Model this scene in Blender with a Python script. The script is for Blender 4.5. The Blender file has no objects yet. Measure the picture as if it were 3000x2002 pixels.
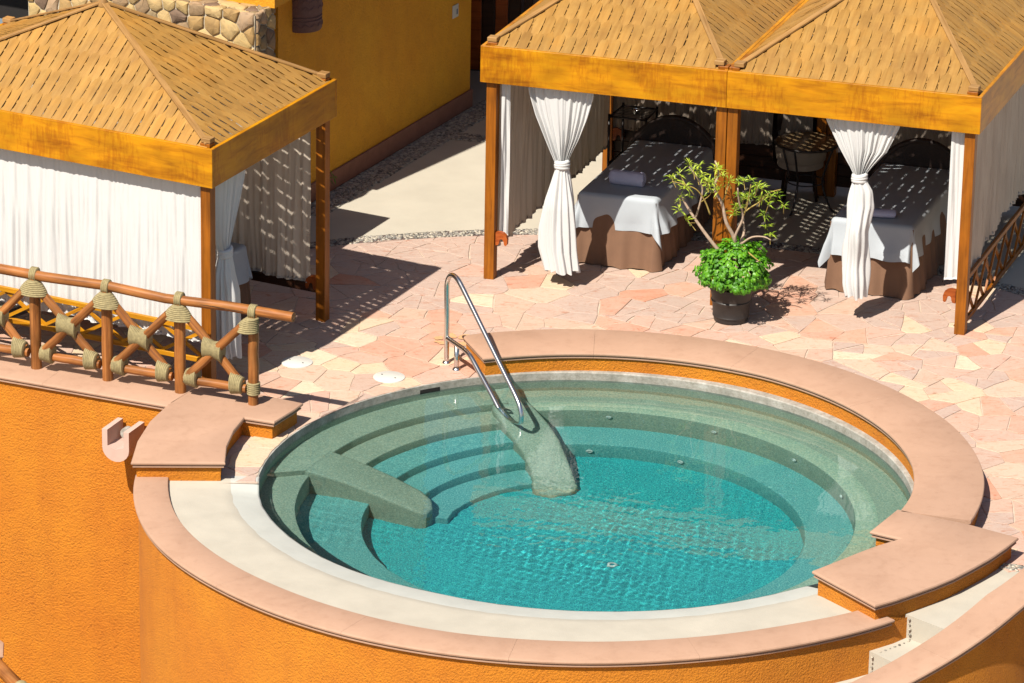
import bpy, bmesh, math, random
import numpy as np
from mathutils import Vector, Matrix, noise
from math import sin, cos, pi, radians, sqrt, hypot, atan2
random.seed(7)
SC = bpy.context.scene
COL = SC.collection

# ---------------------------------------------------------------- camera
cd = bpy.data.cameras.new('camera')
cam = bpy.data.objects.new('camera', cd)
COL.objects.link(cam)
SC.camera = cam
cd.sensor_width = 36.0
cd.lens = 156.0
cd.clip_start = 1.0
cd.clip_end = 400.0
PIT, ROLL = 0.357015545, 0.0184528
Rv = Vector((1, 0, 0)); Uv = Vector((0, sin(PIT), cos(PIT))); Fv = Vector((0, cos(PIT), -sin(PIT)))
cx = Rv * cos(ROLL) + Uv * sin(ROLL)
cy = -Rv * sin(ROLL) + Uv * cos(ROLL)
M = Matrix((cx, cy, -Fv)).transposed().to_4x4()
M.translation = Vector((-0.6875, -37.2352, 15.3054))
cam.matrix_world = M

# ---------------------------------------------------------------- sky and sun
SUN_AZ, SUN_EL = 57.0, 53.0           # direction the light travels over the ground, height of the sun
w = bpy.data.worlds.new("World")
SC.world = w
w.use_nodes = True
bg = w.node_tree.nodes['Background']
sky = w.node_tree.nodes.new('ShaderNodeTexSky')
sky.sky_type = 'NISHITA'
sky.sun_disc = False
sky.sun_elevation = radians(SUN_EL)
sky.sun_rotation = radians(90 - (SUN_AZ + 180))
w.node_tree.links.new(sky.outputs[0], bg.inputs[0])
bg.inputs[1].default_value = 0.056
sl = bpy.data.lights.new('sun', 'SUN')
sl.energy = 5.0
sl.angle = radians(0.5)
sl.color = (1.0, 0.93, 0.82)
sl.cycles.is_caustics_light = True
so = bpy.data.objects.new('sun', sl)
COL.objects.link(so)
sd = Vector((cos(radians(SUN_AZ)) * cos(radians(SUN_EL)), sin(radians(SUN_AZ)) * cos(radians(SUN_EL)), -sin(radians(SUN_EL))))
so.rotation_euler = sd.to_track_quat('-Z', 'Y').to_euler()
SC.view_settings.view_transform = 'Standard'
SC.view_settings.look = 'None'
SC.view_settings.exposure = 0.86
SC.view_settings.gamma = 1.0
SC.render.engine = 'CYCLES'
SC.cycles.max_bounces = 10
SC.cycles.transparent_max_bounces = 12
SC.cycles.use_denoising = True

# ---------------------------------------------------------------- materials
def newmat(name):
    m = bpy.data.materials.new(name); m.use_nodes = True
    nt = m.node_tree
    return m, nt, nt.nodes['Principled BSDF']

def nd(nt, typ, **kw):
    n = nt.nodes.new(typ)
    for k, v in kw.items():
        if k in n.inputs.keys():
            n.inputs[k].default_value = v
        else:
            setattr(n, k, v)
    return n

def ramp(nt, fac, stops, interp='LINEAR'):
    r = nt.nodes.new('ShaderNodeValToRGB')
    r.color_ramp.interpolation = interp
    el = r.color_ramp.elements
    while len(el) < len(stops):
        el.new(0.5)
    for e, (p, c) in zip(el, stops):
        e.position = p; e.color = (*c, 1)
    nt.links.new(fac, r.inputs[0])
    return r.outputs[0]

def mixc(nt, mode, fac, a, b):
    m = nt.nodes.new('ShaderNodeMixRGB'); m.blend_type = mode
    for i, v in ((0, fac), (1, a), (2, b)):
        if isinstance(v, (int, float)):
            m.inputs[i].default_value = v
        elif isinstance(v, tuple):
            m.inputs[i].default_value = (*v, 1)
        else:
            nt.links.new(v, m.inputs[i])
    return m.outputs[0]

def coords(nt, kind='Object', scale=None, rnd=0.0):
    if kind == 'gr':
        a = nt.nodes.new('ShaderNodeAttribute'); a.attribute_name = 'gr'
        out = a.outputs['Vector']
    else:
        tc = nt.nodes.new('ShaderNodeTexCoord'); out = tc.outputs[kind]
    if rnd:
        oi = nt.nodes.new('ShaderNodeObjectInfo')
        mm = nt.nodes.new('ShaderNodeMath'); mm.operation = 'MULTIPLY'; mm.inputs[1].default_value = rnd
        nt.links.new(oi.outputs['Random'], mm.inputs[0])
        va = nt.nodes.new('ShaderNodeVectorMath'); va.operation = 'ADD'
        nt.links.new(out, va.inputs[0]); nt.links.new(mm.outputs[0], va.inputs[1])
        out = va.outputs[0]
    if scale:
        mp = nt.nodes.new('ShaderNodeMapping'); mp.inputs['Scale'].default_value = scale
        nt.links.new(out, mp.inputs[0]); out = mp.outputs[0]
    return out

def noi(nt, vec, scale, detail=4, rough=0.55, dist=0.0):
    n = nd(nt, 'ShaderNodeTexNoise', Scale=scale, Detail=detail, Roughness=rough, Distortion=dist)
    nt.links.new(vec, n.inputs['Vector'])
    return n.outputs['Fac']

def bump(nt, h, strength, dist, prev=None):
    b = nd(nt, 'ShaderNodeBump', Strength=strength, Distance=dist)
    nt.links.new(h, b.inputs['Height'])
    if prev is not None:
        nt.links.new(prev, b.inputs['Normal'])
    return b.outputs[0]

ALB = 0.61
def hook(nt, b, base=None, normal=None, rough=None):
    if base is not None:
        base = mixc(nt, 'MULTIPLY', 1.0, base, (ALB, ALB, ALB)); nt.links.new(base, b.inputs['Base Color'])
    if normal is not None: nt.links.new(normal, b.inputs['Normal'])
    if rough is not None: b.inputs['Roughness'].default_value = rough

def wood(name, dark, mid, light, rough=0.5, along=1.2, across=26, stain=0.35, rnd=20.0, spots=False):
    m, nt, b = newmat(name)
    g = coords(nt, 'gr', (along, across, across), rnd)
    n1 = noi(nt, g, 1.0, 5, 0.6, 0.6)
    c = ramp(nt, n1, [(0.28, dark), (0.5, mid), (0.72, light)])
    g2 = coords(nt, 'gr', (1.3, 2.5, 2.5), rnd)
    n2 = noi(nt, g2, 1.6, 3, 0.6)
    s = ramp(nt, n2, [(0.35, (1 - stain,) * 3), (0.62, (1, 1, 1))])
    c = mixc(nt, 'MULTIPLY', 1.0, c, s)
    if spots:
        g3 = coords(nt, 'gr', (34, 7, 7), rnd)
        n3 = noi(nt, g3, 1.0, 3, 0.7)
        g4 = coords(nt, 'gr', (1.7, 1.2, 1.2), rnd)
        n4 = noi(nt, g4, 1.3, 2, 0.5)
        mu = nd(nt, 'ShaderNodeMath', operation='MULTIPLY'); nt.links.new(n3, mu.inputs[0]); nt.links.new(n4, mu.inputs[1])
        s3 = ramp(nt, mu.outputs[0], [(0.25, (1, 1, 1)), (0.36, (0.76, 0.62, 0.46))])
        c = mixc(nt, 'MULTIPLY', 0.8, c, s3)
    hook(nt, b, c, bump(nt, n1, 0.35, 0.004), rough)
    b.inputs['Specular IOR Level'].default_value = 0.25
    return m

def stucco(name, c1, c2, scale=1.0, depth=0.019, patch=0.3, strength=1.0):
    m, nt, b = newmat(name)
    o = coords(nt, 'Object')
    n1 = noi(nt, o, 58 * scale, 5, 0.7)
    v = nd(nt, 'ShaderNodeTexVoronoi', Scale=44 * scale); nt.links.new(o, v.inputs['Vector'])
    mm = nd(nt, 'ShaderNodeMath', operation='MULTIPLY_ADD'); nt.links.new(v.outputs['Distance'], mm.inputs[0]); mm.inputs[1].default_value = -0.28
    nt.links.new(n1, mm.inputs[2])
    n2 = noi(nt, o, 1.1, 4, 0.6)
    c = ramp(nt, n2, [(0.35, c1), (0.65, c2)])
    pit = ramp(nt, mm.outputs[0], [(0.05, (0.62, 0.55, 0.5)), (0.3, (1, 1, 1))])
    c = mixc(nt, 'MULTIPLY', 0.75, c, pit)
    mp_ = nt.nodes.new('ShaderNodeMapping'); mp_.inputs['Scale'].default_value = (2.6, 2.6, 0.35); nt.links.new(o, mp_.inputs[0])
    c = mixc(nt, 'MULTIPLY', 0.5 if scale == 1.0 else 0.25, c, ramp(nt, noi(nt, mp_.outputs[0], 1.0, 5, 0.6), [(0.34, (0.84, 0.78, 0.72)), (0.5, (1, 1, 1)), (0.7, (1.02, 1.06, 1.2))]))
    n3 = noi(nt, o, 6.0, 4, 0.65)
    c = mixc(nt, 'MULTIPLY', patch, c, ramp(nt, n3, [(0.3, (0.72, 0.66, 0.6)), (0.7, (1.1, 1.1, 1.1))]))
    hook(nt, b, c, bump(nt, mm.outputs[0], strength, depth), 0.85)
    return m

MAT = {}
MAT['stucco'] = stucco('orange_stucco', (0.80, 0.255, 0.003), (0.86, 0.30, 0.005))
MAT['stucco_house'] = stucco('yellow_stucco', (0.95, 0.40, 0.006), (1.0, 0.47, 0.012), 0.8, 0.012, 0.35, 1.0)
MAT['fascia'] = wood('amber_board', (0.46, 0.16, 0.002), (0.72, 0.29, 0.003), (0.80, 0.36, 0.004), 0.42, 2.2, 14, 0.3, 20, True)
MAT['post'] = wood('orange_brown_wood', (0.24, 0.07, 0.004), (0.42, 0.13, 0.008), (0.50, 0.165, 0.010), 0.45, 1.5, 30, 0.3)
MAT['rail_yellow'] = wood('yellow_lath_wood', (0.45, 0.16, 0.006), (0.75, 0.32, 0.010), (0.85, 0.40, 0.014), 0.45, 1.5, 30, 0.3)
MAT['cap'] = wood('hip_board', (0.34, 0.17, 0.05), (0.50, 0.27, 0.09), (0.56, 0.32, 0.12), 0.6, 1.4, 30, 0.3)
MAT['slat'] = wood('palm_slat', (0.42, 0.212, 0.048), (0.49, 0.262, 0.064), (0.545, 0.31, 0.084), 0.6, 1.1, 20, 0.2, 60)
_m = MAT['slat']; _nt = _m.node_tree; _b = _nt.nodes['Principled BSDF']; _src = _b.inputs['Base Color'].links[0].from_socket
_tc = _nt.nodes.new('ShaderNodeTexCoord')
_c = mixc(_nt, 'MULTIPLY', 0.8, _src, ramp(_nt, noi(_nt, _tc.outputs['Object'], 1.7, 4, 0.65), [(0.33, (0.80, 0.76, 0.78)), (0.48, (1, 1, 1)), (0.68, (1.10, 1.0, 0.78))]))
_nt.links.new(_c, _b.inputs['Base Color'])
MAT['log'] = wood('varnished_log', (0.20, 0.07, 0.02), (0.48, 0.175, 0.045), (0.62, 0.27, 0.085), 0.42, 1.6, 34, 0.5)
MAT['darkwood'] = wood('dark_wood', (0.03, 0.012, 0.006), (0.06, 0.022, 0.01), (0.08, 0.03, 0.014), 0.5)
MAT['redwood'] = wood('red_wood', (0.30, 0.06, 0.012), (0.50, 0.11, 0.02), (0.58, 0.15, 0.03), 0.35)

def simple(name, col, rough=0.8, var=0.12, scale=9, bumpd=0.0, metallic=0.0, bscale=60):
    m, nt, b = newmat(name)
    o = coords(nt, 'Object', None, 5.0)
    n = noi(nt, o, scale, 5, 0.6)
    c = ramp(nt, n, [(0.25, tuple(x * (1 - var) for x in col)), (0.75, tuple(min(1, x * (1 + var)) for x in col))])
    nrm = None
    if bumpd:
        nrm = bump(nt, noi(nt, o, bscale, 3, 0.6), 0.6, bumpd)
    hook(nt, b, c, nrm, rough)
    b.inputs['Metallic'].default_value = metallic
    return m

MAT['mortar'] = simple('pale_mortar', (0.70, 0.54, 0.42), 0.9, 0.2, 20, 0.004)
MAT['cream'] = simple('cream_concrete', (0.60, 0.55, 0.455), 0.85, 0.1, 2.5, 0.003, 0, 90)
MAT['path'] = simple('tan_concrete', (0.60, 0.55, 0.45), 0.85, 0.08, 1.6, 0.002, 0, 70)
MAT['palerim'] = simple('pale_rim_cement', (0.62, 0.63, 0.58), 0.6, 0.08, 4, 0.002, 0, 60)
MAT['iron'] = simple('black_iron', (0.02, 0.012, 0.01), 0.45, 0.3, 20)
MAT['wicker'] = simple('dark_wicker', (0.035, 0.016, 0.01), 0.6, 0.5, 60, 0.006)
MAT['pot'] = simple('black_clay', (0.028, 0.022, 0.02), 0.5, 0.25, 14, 0.002)
MAT['soil'] = simple('soil', (0.04, 0.025, 0.015), 0.95, 0.4, 40, 0.01)
MAT['skirt'] = simple('brown_cloth', (0.24, 0.125, 0.07), 0.85, 0.08, 8)
MAT['sheet'] = simple('grey_linen', (0.52, 0.57, 0.62), 0.85, 0.04, 6)
MAT['towel'] = simple('lilac_towel', (0.78, 0.76, 0.98), 0.9, 0.05, 50, 0.003)
MAT['emblem'] = simple('emblem_print', (0.20, 0.26, 0.32), 0.9, 0.1)
MAT['silver'] = simple('silver', (0.75, 0.75, 0.75), 0.2, 0.05, 9, 0, 1.0)
MAT['glassy'] = simple('table_top', (0.30, 0.20, 0.10), 0.18, 0.2, 9)
MAT['cushion'] = simple('cream_cushion', (0.50, 0.40, 0.30), 0.85, 0.08)
MAT['rope'] = simple('sisal_rope', (0.38, 0.31, 0.15), 0.85, 0.3, 30, 0.003)
MAT['white_plastic'] = simple('white_plastic', (0.82, 0.80, 0.74), 0.4, 0.03)
MAT['sconce'] = simple('carved_clay', (0.20, 0.10, 0.08), 0.8, 0.2, 20, 0.006, 0, 30)
MAT['plinth'] = simple('terracotta_plinth', (0.36, 0.15, 0.09), 0.8, 0.15)
MAT['dark'] = simple('near_black_shade', (0.012, 0.009, 0.008), 0.9, 0.2)
MAT['greywall'] = simple('grey_plaster', (0.16, 0.11, 0.10), 0.9, 0.15, 3)
MAT['spout'] = simple('pink_stone', (0.72, 0.50, 0.42), 0.8, 0.06, 10, 0.002)
MAT['bark'] = simple('pale_bark', (0.50, 0.36, 0.26), 0.8, 0.3, 25, 0.003)
MAT['twig'] = simple('yellow_twig', (0.42, 0.30, 0.07), 0.7, 0.2, 25)
MAT['stain'] = simple('rust_stain', (0.74, 0.42, 0.20), 0.9, 0.2)
MAT['ground'] = simple('lower_ground', (0.50, 0.40, 0.28), 0.95, 0.15, 2)
MAT['shadow_canopyc'] = simple('shadow_canopy_cloth', (0.5, 0.42, 0.3), 0.9, 0.05)

# pink coping: smooth painted cement with faint blotches
m, nt, b = newmat('pink_coping')
o = coords(nt, 'Object')
c = ramp(nt, noi(nt, o, 1.3, 5, 0.6), [(0.3, (0.54, 0.325, 0.215)), (0.7, (0.61, 0.375, 0.255))])
c = mixc(nt, 'MULTIPLY', 0.5, c, ramp(nt, noi(nt, o, 11, 5, 0.65), [(0.30, (0.82, 0.79, 0.76)), (0.45, (0.97, 0.97, 0.97)), (0.6, (1, 1, 1))]))
c = mixc(nt, 'MIX', ramp(nt, noi(nt, o, 34, 2, 0.5), [(0.74, (0, 0, 0)), (0.78, (0.5, 0.5, 0.5))]), c, (0.74, 0.56, 0.44))
c = mixc(nt, 'MULTIPLY', 0.4, c, ramp(nt, noi(nt, o, 3.2, 6, 0.7, 0.6), [(0.36, (0.84, 0.80, 0.77)), (0.5, (1, 1, 1))]))
hook(nt, b, c, bump(nt, noi(nt, o, 30, 5, 0.7), 0.4, 0.004), 0.78)
MAT['coping'] = m

# flagstone, colour per stone
m, nt, b = newmat('flagstone')
oi = nt.nodes.new('ShaderNodeObjectInfo')
base = ramp(nt, oi.outputs['Random'], [(0.0, (0.84, 0.68, 0.49)), (0.11, (0.70, 0.50, 0.40)), (0.24, (0.74, 0.50, 0.41)), (0.36, (0.72, 0.43, 0.32)),
                                       (0.48, (0.66, 0.50, 0.42)), (0.58, (0.77, 0.60, 0.47)), (0.68, (0.70, 0.53, 0.42)), (0.78, (0.74, 0.46, 0.34)),
                                       (0.88, (0.62, 0.49, 0.43)), (0.93, (0.72, 0.38, 0.26)), (0.955, (0.88, 0.76, 0.58))], 'CONSTANT')
base = mixc(nt, 'MULTIPLY', 1.0, base, (0.97, 0.93, 0.90))
g = coords(nt, 'Object', (1.0, 2.2, 1.0), 37.0)
g0 = coords(nt, 'Object', None, 37.0)
v0 = noi(nt, g0, 2.2, 5, 0.65, 0.8)
c = mixc(nt, 'MIX', ramp(nt, v0, [(0.40, (0, 0, 0)), (0.62, (0.35, 0.35, 0.35))]), base, (0.74, 0.54, 0.44))
v1 = noi(nt, g, 4.2, 6, 0.68, 2.4)
c = mixc(nt, 'MULTIPLY', 0.9, c, ramp(nt, v1, [(0.32, (0.84, 0.56, 0.44)), (0.42, (0.98, 0.90, 0.86)), (0.5, (1.02, 1.02, 1.0)), (0.62, (1.0, 0.97, 0.95)), (0.70, (0.94, 0.74, 0.62))]))
v2 = noi(nt, g, 15.0, 6, 0.75, 2.8)
c = mixc(nt, 'MULTIPLY', 0.75, c, ramp(nt, v2, [(0.36, (0.72, 0.58, 0.52)), (0.44, (0.97, 0.96, 0.95)), (0.58, (1, 1, 1)), (0.66, (1.08, 1.05, 1.02))]))
gw = coords(nt, 'Object', None)
hook(nt, b, c, bump(nt, v2, 0.5, 0.005), 0.75)
MAT['flag'] = m

# pebbles, rubble stones
def pertint(name, stops, rough=0.7, bd=0.004, sc=14, attr=None):
    m, nt, b = newmat(name)
    if attr:
        a = nt.nodes.new('ShaderNodeAttribute'); a.attribute_name = attr; f = a.outputs['Fac']
    else:
        f = nt.nodes.new('ShaderNodeObjectInfo').outputs['Random']
    base = ramp(nt, f, stops, 'CONSTANT')
    o = coords(nt, 'Object', None, 9.0)
    n = noi(nt, o, sc, 6, 0.65, 0.8)
    c = mixc(nt, 'MULTIPLY', 0.75, base, ramp(nt, n, [(0.3, (0.55, 0.5, 0.45)), (0.5, (1, 1, 1)), (0.7, (1.15, 1.05, 0.9))]))
    hook(nt, b, c, bump(nt, n, 0.8, bd), rough)
    return m
MAT['pebble'] = pertint('river_pebble', [(0, (0.30, 0.29, 0.26)), (0.25, (0.50, 0.46, 0.38)), (0.45, (0.16, 0.15, 0.14)), (0.6, (0.62, 0.56, 0.46)), (0.8, (0.36, 0.33, 0.30))], 0.5, 0.001, 30, 'tint')
MAT['rubble'] = pertint('rubble_stone', [(0, (0.46, 0.29, 0.11)), (0.15, (0.36, 0.24, 0.13)), (0.3, (0.56, 0.40, 0.17)), (0.45, (0.22, 0.14, 0.09)), (0.58, (0.62, 0.44, 0.20)), (0.72, (0.32, 0.23, 0.12)), (0.86, (0.48, 0.33, 0.20))], 0.85, 0.012, 9)
MAT['limemortar'] = simple('lime_mortar', (0.60, 0.53, 0.40), 0.9, 0.2, 12, 0.008)

# pebbled pool plaster; bluer versions stand in for water absorbing light with depth
def plaster(name, ca, cb, spk, amount):
    m, nt, b = newmat(name)
    o = coords(nt, 'Object')
    c = ramp(nt, noi(nt, o, 2.0, 4, 0.6), [(0.3, ca), (0.7, cb)])
    n = noi(nt, o, 75, 2, 0.8)
    c = mixc(nt, 'MIX', ramp(nt, n, [(0.55 - amount * 0.1, (0, 0, 0)), (0.62, (0.8, 0.8, 0.8))]), c, spk)
    n2 = noi(nt, o, 55, 3, 0.6)
    c = mixc(nt, 'MULTIPLY', 0.8, c, ramp(nt, n2, [(0.35, (0.45, 0.66, 0.70)), (0.6, (1.12, 1.1, 1.05))]))
    hook(nt, b, c, None, 0.7)
    return m
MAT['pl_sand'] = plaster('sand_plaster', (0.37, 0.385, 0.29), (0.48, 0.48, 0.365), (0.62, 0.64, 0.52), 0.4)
MAT['pl_teal'] = plaster('teal_depth_tint_plaster', (0.07, 0.37, 0.385), (0.14, 0.45, 0.44), (0.42, 0.72, 0.62), 0.8)
MAT['pl_blue'] = plaster('turquoise_depth_tint_plaster', (0.0, 0.26, 0.34), (0.0, 0.33, 0.385), (0.10, 0.86, 0.74), 1.1)

MAT['nosing'] = plaster('beige_nosing', (0.60, 0.56, 0.40), (0.50, 0.56, 0.42), (0.70, 0.74, 0.58), 0.4)
# grey weathered rim strip of the pool
m, nt, b = newmat('weathered_rim')
o = coords(nt, 'Object')
c = ramp(nt, noi(nt, o, 5, 6, 0.7), [(0.3, (0.30, 0.29, 0.25)), (0.5, (0.44, 0.41, 0.36)), (0.7, (0.60, 0.58, 0.53))])
c = mixc(nt, 'MULTIPLY', 0.6, c, ramp(nt, noi(nt, o, 26, 4, 0.7), [(0.35, (0.6, 0.58, 0.52)), (0.55, (1, 1, 1))]))
hook(nt, b, c, bump(nt, noi(nt, o, 60, 3, 0.6), 0.5, 0.005), 0.8)
MAT['rim'] = m

# cloth (thin curtains let some light through)
def curtain_mat(name, col, trans):
    m, nt, b = newmat(name)
    nt.nodes.remove(b)
    d = nd(nt, 'ShaderNodeBsdfDiffuse'); d.inputs[0].default_value = (*col, 1)
    t = nd(nt, 'ShaderNodeBsdfTranslucent'); t.inputs[0].default_value = (*[x * 0.95 for x in col], 1)
    o = coords(nt, 'Object')
    n = noi(nt, o, 9, 4, 0.6)
    bm_ = bump(nt, n, 0.2, 0.01)
    nt.links.new(bm_, d.inputs['Normal'])
    x = nd(nt, 'ShaderNodeMixShader'); x.inputs[0].default_value = trans
    nt.links.new(d.outputs[0], x.inputs[1]); nt.links.new(t.outputs[0], x.inputs[2])
    nt.links.new(x.outputs[0], nt.nodes['Material Output'].inputs['Surface'])
    return m
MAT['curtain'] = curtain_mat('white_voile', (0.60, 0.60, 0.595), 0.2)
MAT['curtain_shade_tint'] = curtain_mat('shade_tinted_voile', (0.50, 0.44, 0.37), 0.25)  # the white cloth again, with shade put into its colour
MAT['curtain_shade_dark'] = curtain_mat('shade_darkened_voile', (0.26, 0.215, 0.175), 0.08)  # same white cloth, coloured darker still for the cabanas' inner shade

# leaves
def leaf(name, a, bb, cc):
    m, nt, b = newmat(name)
    at = nt.nodes.new('ShaderNodeAttribute'); at.attribute_name = 'tint'
    c = ramp(nt, at.outputs['Fac'], [(0.0, a), (0.5, bb), (1.0, cc)])
    hook(nt, b, c, None, 0.45)
    t = nd(nt, 'ShaderNodeBsdfTranslucent'); nt.links.new(c, t.inputs[0])
    x = nd(nt, 'ShaderNodeMixShader'); x.inputs[0].default_value = 0.3
    nt.links.new(b.outputs[0], x.inputs[1]); nt.links.new(t.outputs[0], x.inputs[2])
    nt.links.new(x.outputs[0], nt.nodes['Material Output'].inputs['Surface'])
    return m
MAT['ivy'] = leaf('ivy_leaf', (0.04, 0.18, 0.006), (0.13, 0.42, 0.012), (0.34, 0.72, 0.03))
MAT['oleander'] = leaf('narrow_leaf', (0.10, 0.27, 0.012), (0.36, 0.55, 0.03), (0.66, 0.80, 0.08))

# steel
m, nt, b = newmat('brushed_steel')
b.inputs['Base Color'].default_value = (0.62, 0.61, 0.60, 1); b.inputs['Metallic'].default_value = 1.0
b.inputs['Roughness'].default_value = 0.24
MAT['steel'] = m

# water
m, nt, b = newmat('pool_water')
b.inputs['Base Color'].default_value = (0.66, 0.965, 0.985, 1)
b.inputs['Roughness'].default_value = 0.0
b.inputs['IOR'].default_value = 1.33
b.inputs['Transmission Weight'].default_value = 1.0
MAT['water'] = m

# ---------------------------------------------------------------- mesh helpers
class MB:
    def __init__(self):
        self.v = []; self.f = []; self.g = []; self.t = []
    def add(self, vs, fs, gr=None, tint=0.5):
        n = len(self.v)
        self.v += [tuple(p) for p in vs]
        self.g += [tuple(q) for q in (gr if gr is not None else vs)]
        self.t += [tint] * len(vs)
        self.f += [tuple(n + i for i in f) for f in fs]
        return self
    def obox(self, o, ax, ay, az, bev=0.0):
        """box from corner o with edge vectors; ax is the grain direction"""
        o, ax, ay, az = Vector(o), Vector(ax), Vector(ay), Vector(az)
        lx, ly, lz = ax.length, ay.length, az.length
        ux, uy, uz = ax / lx, ay / ly, az / lz
        if bev <= 0:
            P = [(x, y, z) for z in (0, lz) for y in (0, ly) for x in (0, lx)]
            F = [(0, 2, 3, 1), (4, 5, 7, 6), (0, 1, 5, 4), (2, 6, 7, 3), (0, 4, 6, 2), (1, 3, 7, 5)]
            if ux.cross(uy).dot(uz) < 0: F = [f[::-1] for f in F]
        else:
            bm = bmesh.new()
            bmesh.ops.create_cube(bm, size=1.0)
            for v in bm.verts: v.co = Vector(((v.co.x + .5) * lx, (v.co.y + .5) * ly, (v.co.z + .5) * lz))
            bmesh.ops.bevel(bm, geom=bm.edges[:] , offset=min(bev, lx / 3, ly / 3, lz / 3), segments=1, affect='EDGES', profile=0.5)
            P = [tuple(v.co) for v in bm.verts]; F = [tuple(v.index for v in f.verts) for f in bm.faces]
            bm.free()
            if ux.cross(uy).dot(uz) < 0: F = [f[::-1] for f in F]
        self.add([o + ux * p[0] + uy * p[1] + uz * p[2] for p in P], F, P)
        return self
    def beam(self, a, b, w, h, up=(0, 0, 1), bev=0.0):
        """bar of section w x h from a to b, centred"""
        a, b = Vector(a), Vector(b); d = b - a; s = d.normalized().cross(Vector(up)).normalized(); u = s.cross(d.normalized()).normalized()
        return self.obox(a - s * w / 2 - u * h / 2, d, s * w, u * h, bev)
    def tube(self, pts, r, n=12, cap=True, seedoff=0.0, closed=False):
        pts = [Vector(p) for p in pts]
        R = r if isinstance(r, (list, tuple)) else [r] * len(pts)
        vs, gs, fs = [], [], []
        prev = None; L = 0.0
        m_ = len(pts)
        for i, p in enumerate(pts):
            if closed: d = pts[(i + 1) % m_] - pts[i - 1]
            else: d = (pts[min(i + 1, m_ - 1)] - pts[max(i - 1, 0)])
            d.normalize()
            if prev is None:
                a = d.orthogonal().normalized()
            else:
                a = (prev - d * prev.dot(d)).normalized()
            prev = a; bb = d.cross(a)
            if i: L += (pts[i] - pts[i - 1]).length
            for k in range(n):
                t = 2 * pi * k / n
                vs.append(p + (a * cos(t) + bb * sin(t)) * R[i]); gs.append((L + seedoff, cos(t) * R[i], sin(t) * R[i]))
        rings = m_ if closed else m_ - 1
        for i in range(rings):
            j = (i + 1) % m_
            for k in range(n):
                fs.append((i * n + k, i * n + (k + 1) % n, j * n + (k + 1) % n, j * n + k))
        if cap and not closed:
            fs.append(tuple(range(n))[::-1]); fs.append(tuple((m_ - 1) * n + k for k in range(n)))
        return self.add(vs, fs, gs)
    def prism(self, poly, z0, z1):
        n = len(poly)
        vs = [(x, y, z0) for x, y in poly] + [(x, y, z1) for x, y in poly]
        a = sum(poly[i][0] * poly[(i + 1) % n][1] - poly[(i + 1) % n][0] * poly[i][1] for i in range(n))
        fs = [tuple(range(n))[::-1], tuple(range(n, 2 * n))] + [(i, (i + 1) % n, n + (i + 1) % n, n + i) for i in range(n)]
        if a < 0: fs = [f[::-1] for f in fs]
        return self.add(vs, fs)
    def lathe(self, prof, c=(0, 0, 0), n=28, a0=0.0, a1=2 * pi, cap=False):
        full = abs(a1 - a0 - 2 * pi) < 1e-6
        m_ = n if full else n + 1
        vs, fs = [], []
        for r, z in prof:
            for k in range(m_):
                t = a0 + (a1 - a0) * k / n
                vs.append((c[0] + r * cos(t), c[1] + r * sin(t), c[2] + z))
        for i in range(len(prof) - 1):
            for k in range(n):
                k2 = (k + 1) % m_
                fs.append((i * m_ + k, i * m_ + k2, (i + 1) * m_ + k2, (i + 1) * m_ + k))
        return self.add(vs, fs)
    def grid(self, nx, ny, fn, gr=None):
        vs = [fn(i / nx, j / ny) for j in range(ny + 1) for i in range(nx + 1)]
        fs = [(j * (nx + 1) + i, j * (nx + 1) + i + 1, (j + 1) * (nx + 1) + i + 1, (j + 1) * (nx + 1) + i) for j in range(ny) for i in range(nx)]
        return self.add(vs, fs)
    def build(self, name, mat, parent=None, smooth=False, tint=False, recv=False):
        off = Vector(parent.matrix_world.translation) if parent is not None else Vector((0, 0, 0))
        if parent is not None and parent.parent is not None:
            off = ROOTLOC[parent.name]
        elif parent is not None:
            off = ROOTLOC.get(parent.name, Vector((0, 0, 0)))
        me = bpy.data.meshes.new(name)
        me.from_pydata([(p[0] - off.x, p[1] - off.y, p[2] - off.z) for p in self.v], [], self.f)
        at = me.attributes.new('gr', 'FLOAT_VECTOR', 'POINT')
        at.data.foreach_set('vector', np.array(self.g, dtype=np.float32).ravel())
        if tint:
            at = me.attributes.new('tint', 'FLOAT', 'POINT')
            at.data.foreach_set('value', np.array(self.t, dtype=np.float32))
        me.materials.append(MAT[mat] if isinstance(mat, str) else mat)
        if smooth:
            me.polygons.foreach_set('use_smooth', [True] * len(me.polygons))
            if smooth is not True:
                me.set_sharp_from_angle(angle=radians(smooth))
        me.update()
        ob = bpy.data.objects.new(name, me)
        COL.objects.link(ob)
        if parent is not None:
            ob.parent = parent
            ROOTLOC[ob.name] = off
        if recv:
            ob.cycles.is_caustics_receiver = True
        return ob

ROOTLOC = {}
def tag(o, label=None, cat=None, group=None, kind=None):
    if label: o['label'] = label
    if cat: o['category'] = cat
    if group: o['group'] = group
    if kind: o['kind'] = kind
    return o
def thing(name, label, cat, loc=(0, 0, 0), group=None, kind='thing'):
    o = bpy.data.objects.new(name, None); COL.objects.link(o)
    o.location = loc; o.empty_display_size = 0.2
    ROOTLOC[o.name] = Vector(loc)
    return tag(o, label, cat, group, kind)
def struct(name, mb, mat, parent=None, **k):
    o = mb.build(name, mat, parent, **k)
    if parent is None: o['kind'] = 'structure'
    return o

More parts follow.
